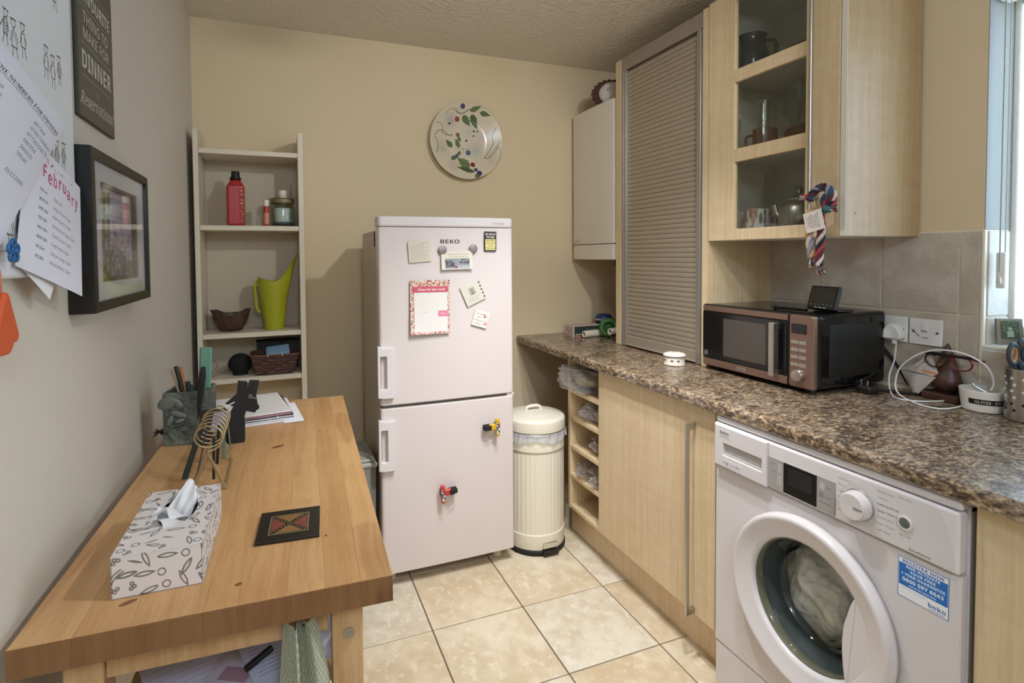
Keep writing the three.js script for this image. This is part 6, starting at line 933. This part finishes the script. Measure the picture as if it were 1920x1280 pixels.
// ---------- window sill and blind ----------
{
  const y = WIN.y0 + 0.0005;
  const t = thing('framed_photo', 'small silver frame with a green garden photograph on the window sill', 'picture frame', [2.0, y, -0.925]);
  const F = (g) => g.rotateX(-0.12).rotateY(-0.55).translate(1.995, y + 0.001, -0.925);
  part(t, 'frame', F(bx(0.068, 0.076, 0.008, 0.002).translate(0, 0.038, 0)), mat('#8f8778', 0.4, { metalness: 0.5 })); part(t, 'photograph', F(card(0.046, 0.052, 0.001).translate(0, 0.042, 0.0046)), printed(128, 144, (k, w, h) => { fill(k, '#4d5a48', 0, 0, w, h); for (let i = 0; i < 160; i++) fill(k, ['#7c8a74', '#3a4436', '#93a08c', '#5c6a54'][i % 4], rr(0, w), rr(0, h * 0.6), rr(3, 10), rr(3, 8)); k.fillStyle = '#a9b5a0'; k.beginPath(); k.arc(64, 62, 14, 0, 7); k.fill(); fill(k, '#9fb09a', 40, 78, 48, 50); }, 0.3), { keepUV: true }); part(t, 'strut', F(bar([0, 0.05, -0.006], [0, 0.004, -0.04], 0.02, 0.002)), M.black);
  const g = thing('green_tumbler', 'dark green glass tumbler on the window sill', 'glass', [2.015, y, -0.84]); part(g, 'tumbler', lathe([[0.0001, 0.001], [0.028, 0.001], [0.034, 0.075], [0.032, 0.075], [0.026, 0.006], [0.0001, 0.006]], 40).translate(2.015, y, -0.84), mat('#1d7a52', 0.08, { transmission: 0.8, thickness: 0 }));
  const b = thing('window_blind', 'white blind headrail at the window with hanging cords and cord weight', 'blind', [1.99, WIN.y1, -0.4]);
  part(b, 'headrail', bb(1.955, 2.01, WIN.y1 - 0.055, WIN.y1 - 0.001, WIN.z0 + 0.012, WIN.z1 - 0.01, 0.006, 3), M.cream);
  for (const [x, z, r] of [[1.958, -0.936, 0.0016], [1.968, -0.928, 0.0016], [1.948, -0.93, 0.0012]]) part(b, 'cord', rod([x - 0.002, 1.30, z], [x, WIN.y1 - 0.052, z], r, 8), mat('#b9bdb4', 0.7));
  part(b, 'cord_weight', bb(1.955, 1.974, 1.252, 1.357, -0.945, -0.922, 0.004, 3), M.plasticWhite); part(b, 'cord_toggle', lathe([[0.0001, 0], [0.005, 0.002], [0.003, 0.02], [0.0001, 0.021]], 16).translate(1.945, 1.265, -0.93), M.cream);
}
// ---------- contents of the glazed cabinet ----------
{
  const y1 = 1.4285, y2 = 1.7355, y3 = 2.0305;
  const mug = (label, x, y, z, r, h, draw, ha, c = '#e3ddd0') => { const t = thing('mug', label, 'mug', [x, y, z], 0, 'mugs in the glazed cabinet'), m = draw ? printed(256, 128, draw, 0.25) : mat(c, 0.25); part(t, 'mug_body', lathe([[r * 0.9, 0.001], [r, 0.006], [r, h - 0.002], [r - 0.002, h], [r - 0.0035, h - 0.002], [r - 0.004, 0.01]], 48).rotateY(-2.2).translate(x, y, z), m, { keepUV: true }); part(t, 'mug_base', cyl(r * 0.95, r * 0.9, 0.008, 40).translate(x, y + 0.005, z), mat(c, 0.25)); part(t, 'mug_handle', tube([[r - 0.003, h * 0.8, 0], [r + 0.022, h * 0.78, 0], [r + 0.026, h * 0.5, 0], [r + 0.012, h * 0.22, 0], [r - 0.003, h * 0.2, 0]].map(([a, b]) => [x + a * Math.cos(ha), y + b, z + a * Math.sin(ha)]), 0.005, 24, 8), mat(c, 0.25)); };
  mug('white mug with black lettering at the far end of the lowest cabinet shelf', 1.70, y1, -1.635, 0.036, 0.092, (k, w, h) => { fill(k, '#d9d3c6', 0, 0, w, h); for (let i = 0; i < 4; i++) { k.save(); k.translate(20 + i * 64, 64); k.rotate(-PI / 2); txt(k, 'MUG', 0, 0, 'bold 40px serif', '#55504a'); k.restore(); } }, 0.3);
  mug('white mug printed with pink and grey flowers on the lowest cabinet shelf', 1.672, y1, -1.532, 0.044, 0.096, (k, w, h) => { fill(k, '#e0dacd', 0, 0, w, h); for (let i = 0; i < 150; i++) { k.fillStyle = ['#b77f80', '#8f8d92', '#c9a0a0', '#6f6a70', '#a05a5c'][i % 5]; k.beginPath(); k.arc(rr(0, w), rr(58, 118), rr(2, 7), 0, 7); k.fill(); } }, 0.2);
  mug('dark patterned mug half hidden beside the steel teapot', 1.76, y1, -1.475, 0.038, 0.09, (k, w, h) => { fill(k, '#8d8780', 0, 0, w, h); for (let i = 0; i < 60; i++) fill(k, ['#3f3a38', '#c9c2b6', '#77504c'][i % 3], rr(0, w), rr(0, h), rr(6, 20), rr(4, 14)); }, 0.2, '#a39c90');
  { const x = 1.69, z = -1.372, t = thing('teapot', 'round brushed steel teapot with domed lid and knob', 'teapot', [x, y1, z]); part(t, 'pot_body', lathe([[0.0001, 0.001], [0.045, 0.001], [0.062, 0.025], [0.068, 0.055], [0.062, 0.09], [0.046, 0.112], [0.0001, 0.113]], 56).translate(x, y1, z), M.steel); const l = part(t, 'lid', lathe([[0.0001, 0.112], [0.047, 0.112], [0.045, 0.122], [0.02, 0.132], [0.0001, 0.134]], 48).translate(x, y1, z), M.steel); part(l, 'lid_knob', lathe([[0.004, 0.132], [0.004, 0.14], [0.010, 0.148], [0.008, 0.156], [0.0001, 0.158]], 24).translate(x, y1, z), M.chrome); part(t, 'spout', tube([[x - 0.01, y1 + 0.05, z - 0.055], [x - 0.012, y1 + 0.075, z - 0.082], [x - 0.014, y1 + 0.105, z - 0.092]], 0.011, 20, 12), M.steel); part(t, 'handle', tube([[x + 0.01, y1 + 0.095, z + 0.055], [x + 0.012, y1 + 0.1, z + 0.088], [x + 0.012, y1 + 0.05, z + 0.092], [x + 0.01, y1 + 0.03, z + 0.062]], 0.006, 24, 8), M.steel); }
  mug('red cup with a looped handle on the middle cabinet shelf', 1.69, y2, -1.52, 0.042, 0.085, null, -2.0, '#7c2a2a');
  { const x = 1.745, z = -1.375, t = thing('casserole', 'red casserole dish with lid on the middle cabinet shelf', 'casserole', [x, y2, z]); part(t, 'dish', lathe([[0.0001, 0.001], [0.07, 0.001], [0.085, 0.05], [0.083, 0.052], [0.0001, 0.05]], 56).translate(x, y2, z), mat('#7a2626', 0.2)); part(t, 'lid', lathe([[0.0001, 0.052], [0.088, 0.053], [0.07, 0.07], [0.012, 0.08], [0.012, 0.095], [0.0001, 0.096]], 48).translate(x, y2, z), mat('#7a2626', 0.2)); }
  const gl = mat('#f4f6f4', 0.02, { transmission: 1, thickness: 0, ior: 1.5 });
  const glass = (label, kind, x, y, z, r, h) => single('drinking_glass', label, 'glass', (kind === 'tall' ? lathe([[0.0001, 0.001], [r * 0.75, 0.001], [r * 0.8, 0.01], [r, h], [r - 0.002, h], [r * 0.72, 0.014], [0.0001, 0.012]], 40) : lathe([[0.0001, 0.001], [0.03, 0.001], [0.03, 0.004], [0.005, 0.008], [0.004, h * 0.5], [r * 0.8, h * 0.62], [r, h * 0.8], [r * 0.85, h], [r * 0.83, h], [r * 0.97, h * 0.8], [0.0001, h * 0.55]], 40)).translate(x, y, z), gl, [x, y, z], { group: 'clear glasses in the glazed cabinet' });
  glass('tall clear tumbler in front of the red cup in the cabinet', 'tall', 1.635, y2, -1.475, 0.027, 0.17); glass('clear tumbler at the far end of the middle cabinet shelf', 'tall', 1.65, y2, -1.63, 0.028, 0.14); glass('clear stemmed glass above the casserole in the cabinet', 'stem', 1.655, y2, -1.35, 0.038, 0.2); glass('clear stemmed glass at the back corner of the middle shelf', 'stem', 1.845, y2, -1.53, 0.038, 0.2);
  { const x = 1.70, z = -1.595, t = thing('jug', 'dark teal glazed jug on the top cabinet shelf', 'jug', [x, y3, z]), tm = mat('#1f3a3e', 0.12); part(t, 'jug_body', lathe([[0.0001, 0.001], [0.05, 0.001], [0.062, 0.04], [0.064, 0.08], [0.05, 0.12], [0.047, 0.14], [0.056, 0.158], [0.053, 0.158], [0.044, 0.14], [0.047, 0.12], [0.0001, 0.1]], 56).translate(x, y3, z), tm); part(t, 'jug_handle', tube([[x + 0.03, y3 + 0.14, z + 0.03], [x + 0.055, y3 + 0.13, z + 0.055], [x + 0.06, y3 + 0.09, z + 0.06], [x + 0.045, y3 + 0.06, z + 0.045]], 0.007, 24, 8), tm); }
  { const x = 1.775, z = -1.37, t = thing('wicker_tray', 'openwork brown wicker basket leaning on the top cabinet shelf', 'basket', [x, y3, z]), wm = mat('#8a5f42', 0.6), L = (g) => g.rotateX(0).rotateZ(0.35).translate(x, y3 + 0.055, z); part(t, 'rim', L(new THREE.TorusGeometry(0.09, 0.006, 8, 48).rotateX(PI / 2).translate(0, 0.028, 0)), wm); part(t, 'foot_ring', L(new THREE.TorusGeometry(0.055, 0.005, 8, 40).rotateX(PI / 2).translate(0, -0.022, 0)), wm); for (let i = 0; i < 14; i++) { const a = i / 14 * 2 * PI; part(t, 'cane_loop', L(tube([[0.055, -0.022, 0], [0.08, 0.0, 0.016], [0.09, 0.028, 0], [0.08, 0.0, -0.016], [0.055, -0.022, 0]], 0.003, 24, 6).rotateY(a)), wm); } }
  single('round_sticker', 'round white sticker with a dark curl inside the cabinet', 'sticker', cyl(0.024, 0.024, 0.001, 32).rotateZ(PI / 2).translate(1.9235, 2.145, -1.45), printed(64, 64, (k, w) => { fill(k, '#b7ada0', 0, 0, w, w); k.strokeStyle = '#54504c'; k.lineWidth = 6; k.beginPath(); k.arc(32, 28, 13, 0, 7); k.stroke(); fill(k, '#54504c', 20, 28, 6, 28); }), [1.9235, 2.145, -1.45]);
}
// ---------- rope toy on the cabinet handle ----------
{
  const t = thing('rope_toy', 'braided multicoloured rope dog toy looped on the steel cabinet handle', 'dog toy', [1.548, 1.5, -1.19]);
  const C = ['#c9b8ae', '#5a2a30', '#33485e', '#9c3a42', '#8d8a94', '#b98a62', '#2a2630', '#3f7076'].map((c) => mat(c, 0.95));
  const braid = (name, path, R, r, turns, cols) => { const crv = new THREE.CatmullRomCurve3(path.map((p) => V(...p))), N = 60, fr = crv.computeFrenetFrames(N); cols.forEach((c, j) => { const pts = []; for (let i = 0; i <= N; i++) { const a = turns * 2 * PI * i / N + j / cols.length * 2 * PI, p = crv.getPointAt(i / N).addScaledVector(fr.normals[i], R * Math.cos(a)).addScaledVector(fr.binormals[i], R * Math.sin(a)); pts.push(p.toArray()); } part(t, name, tube(pts, r, 90, 7), C[c]); }); };
  const x = 1.54, ring = []; for (let i = 0; i <= 12; i++) { const a = -2.6 + i / 12 * 4.6; ring.push([x + 0.006 * Math.sin(a * 2), 1.525 + 0.036 * Math.sin(a + 1.2), -1.178 + 0.034 * Math.cos(a + 1.2)]); }
  braid('loop_strand', ring, 0.006, 0.0058, 3, [2, 1, 6, 4]);
  braid('loop_strand', [[x, 1.50, -1.165], [x - 0.004, 1.53, -1.17], [x, 1.553, -1.155], [x, 1.53, -1.138], [x + 0.003, 1.50, -1.142]], 0.005, 0.0052, 2, [3, 0, 2]);
  braid('hanging_strand', [[x, 1.48, -1.20], [x, 1.42, -1.215], [x, 1.38, -1.212], [x, 1.345, -1.207]], 0.0065, 0.006, 1.6, [0, 5, 4]);
  braid('hanging_strand', [[x, 1.48, -1.18], [x, 1.42, -1.176], [x, 1.37, -1.18], [x, 1.322, -1.183]], 0.0065, 0.006, 2, [0, 1, 3, 6]);
  const tuft = (p, dir, n, l, cols) => { for (let i = 0; i < n; i++) { const d = V(dir[0] + rr(-0.4, 0.4), dir[1] + rr(-0.4, 0.4), dir[2] + rr(-0.45, 0.45)).normalize().multiplyScalar(l * rr(0.75, 1.1)); part(t, 'tuft', tube([p, [p[0] + d.x * 0.5, p[1] + d.y * 0.5 - 0.001, p[2] + d.z * 0.4], [p[0] + d.x, p[1] + d.y, p[2] + d.z]], 0.0026, 5, 5), C[cols[i % cols.length]]); } };
  tuft([x, 1.345, -1.207], [0, -1, 0], 12, 0.03, [6, 4, 0, 5]); tuft([x, 1.322, -1.183], [0, -1, 0.2], 12, 0.03, [0, 1, 7, 5]); tuft([x, 1.535, -1.222], [0, -0.1, -1], 10, 0.026, [4, 3, 0]); tuft([x - 0.004, 1.492, -1.148], [0, -0.2, 1], 12, 0.022, [3, 7, 0]);
  part(t, 'knot', new THREE.IcosahedronGeometry(0.013, 3).translate(x, 1.492, -1.155), C[7]); part(t, 'knot', new THREE.IcosahedronGeometry(0.011, 3).translate(x, 1.535, -1.218), C[3]);
  part(t, 'tag', turnTo(faceUV(bx(0.062, 0.062, 0.001, 0), 0.062, 0.062).rotateZ(0.24), 'left').translate(1.522, 1.457, -1.187), printed(256, 256, (k, w, h) => { fill(k, '#dcd2c8', 0, 0, w, h); k.save(); k.translate(w / 2, h / 2); k.rotate(PI / 2); ['This toy is not edible.', 'Supervise your dog', 'at all times and', 'remove any loose', 'threads before play.', 'Please keep away', 'from children.'].forEach((q, i) => txt(k, q, 0, -66 + i * 23, 'bold 19px sans-serif', '#4a4542')); k.restore(); fill(k, '#c9a0a0', 24, 30, 8, 180); }, 0.6), { keepUV: true });
}
renderer.render(scene, camera);
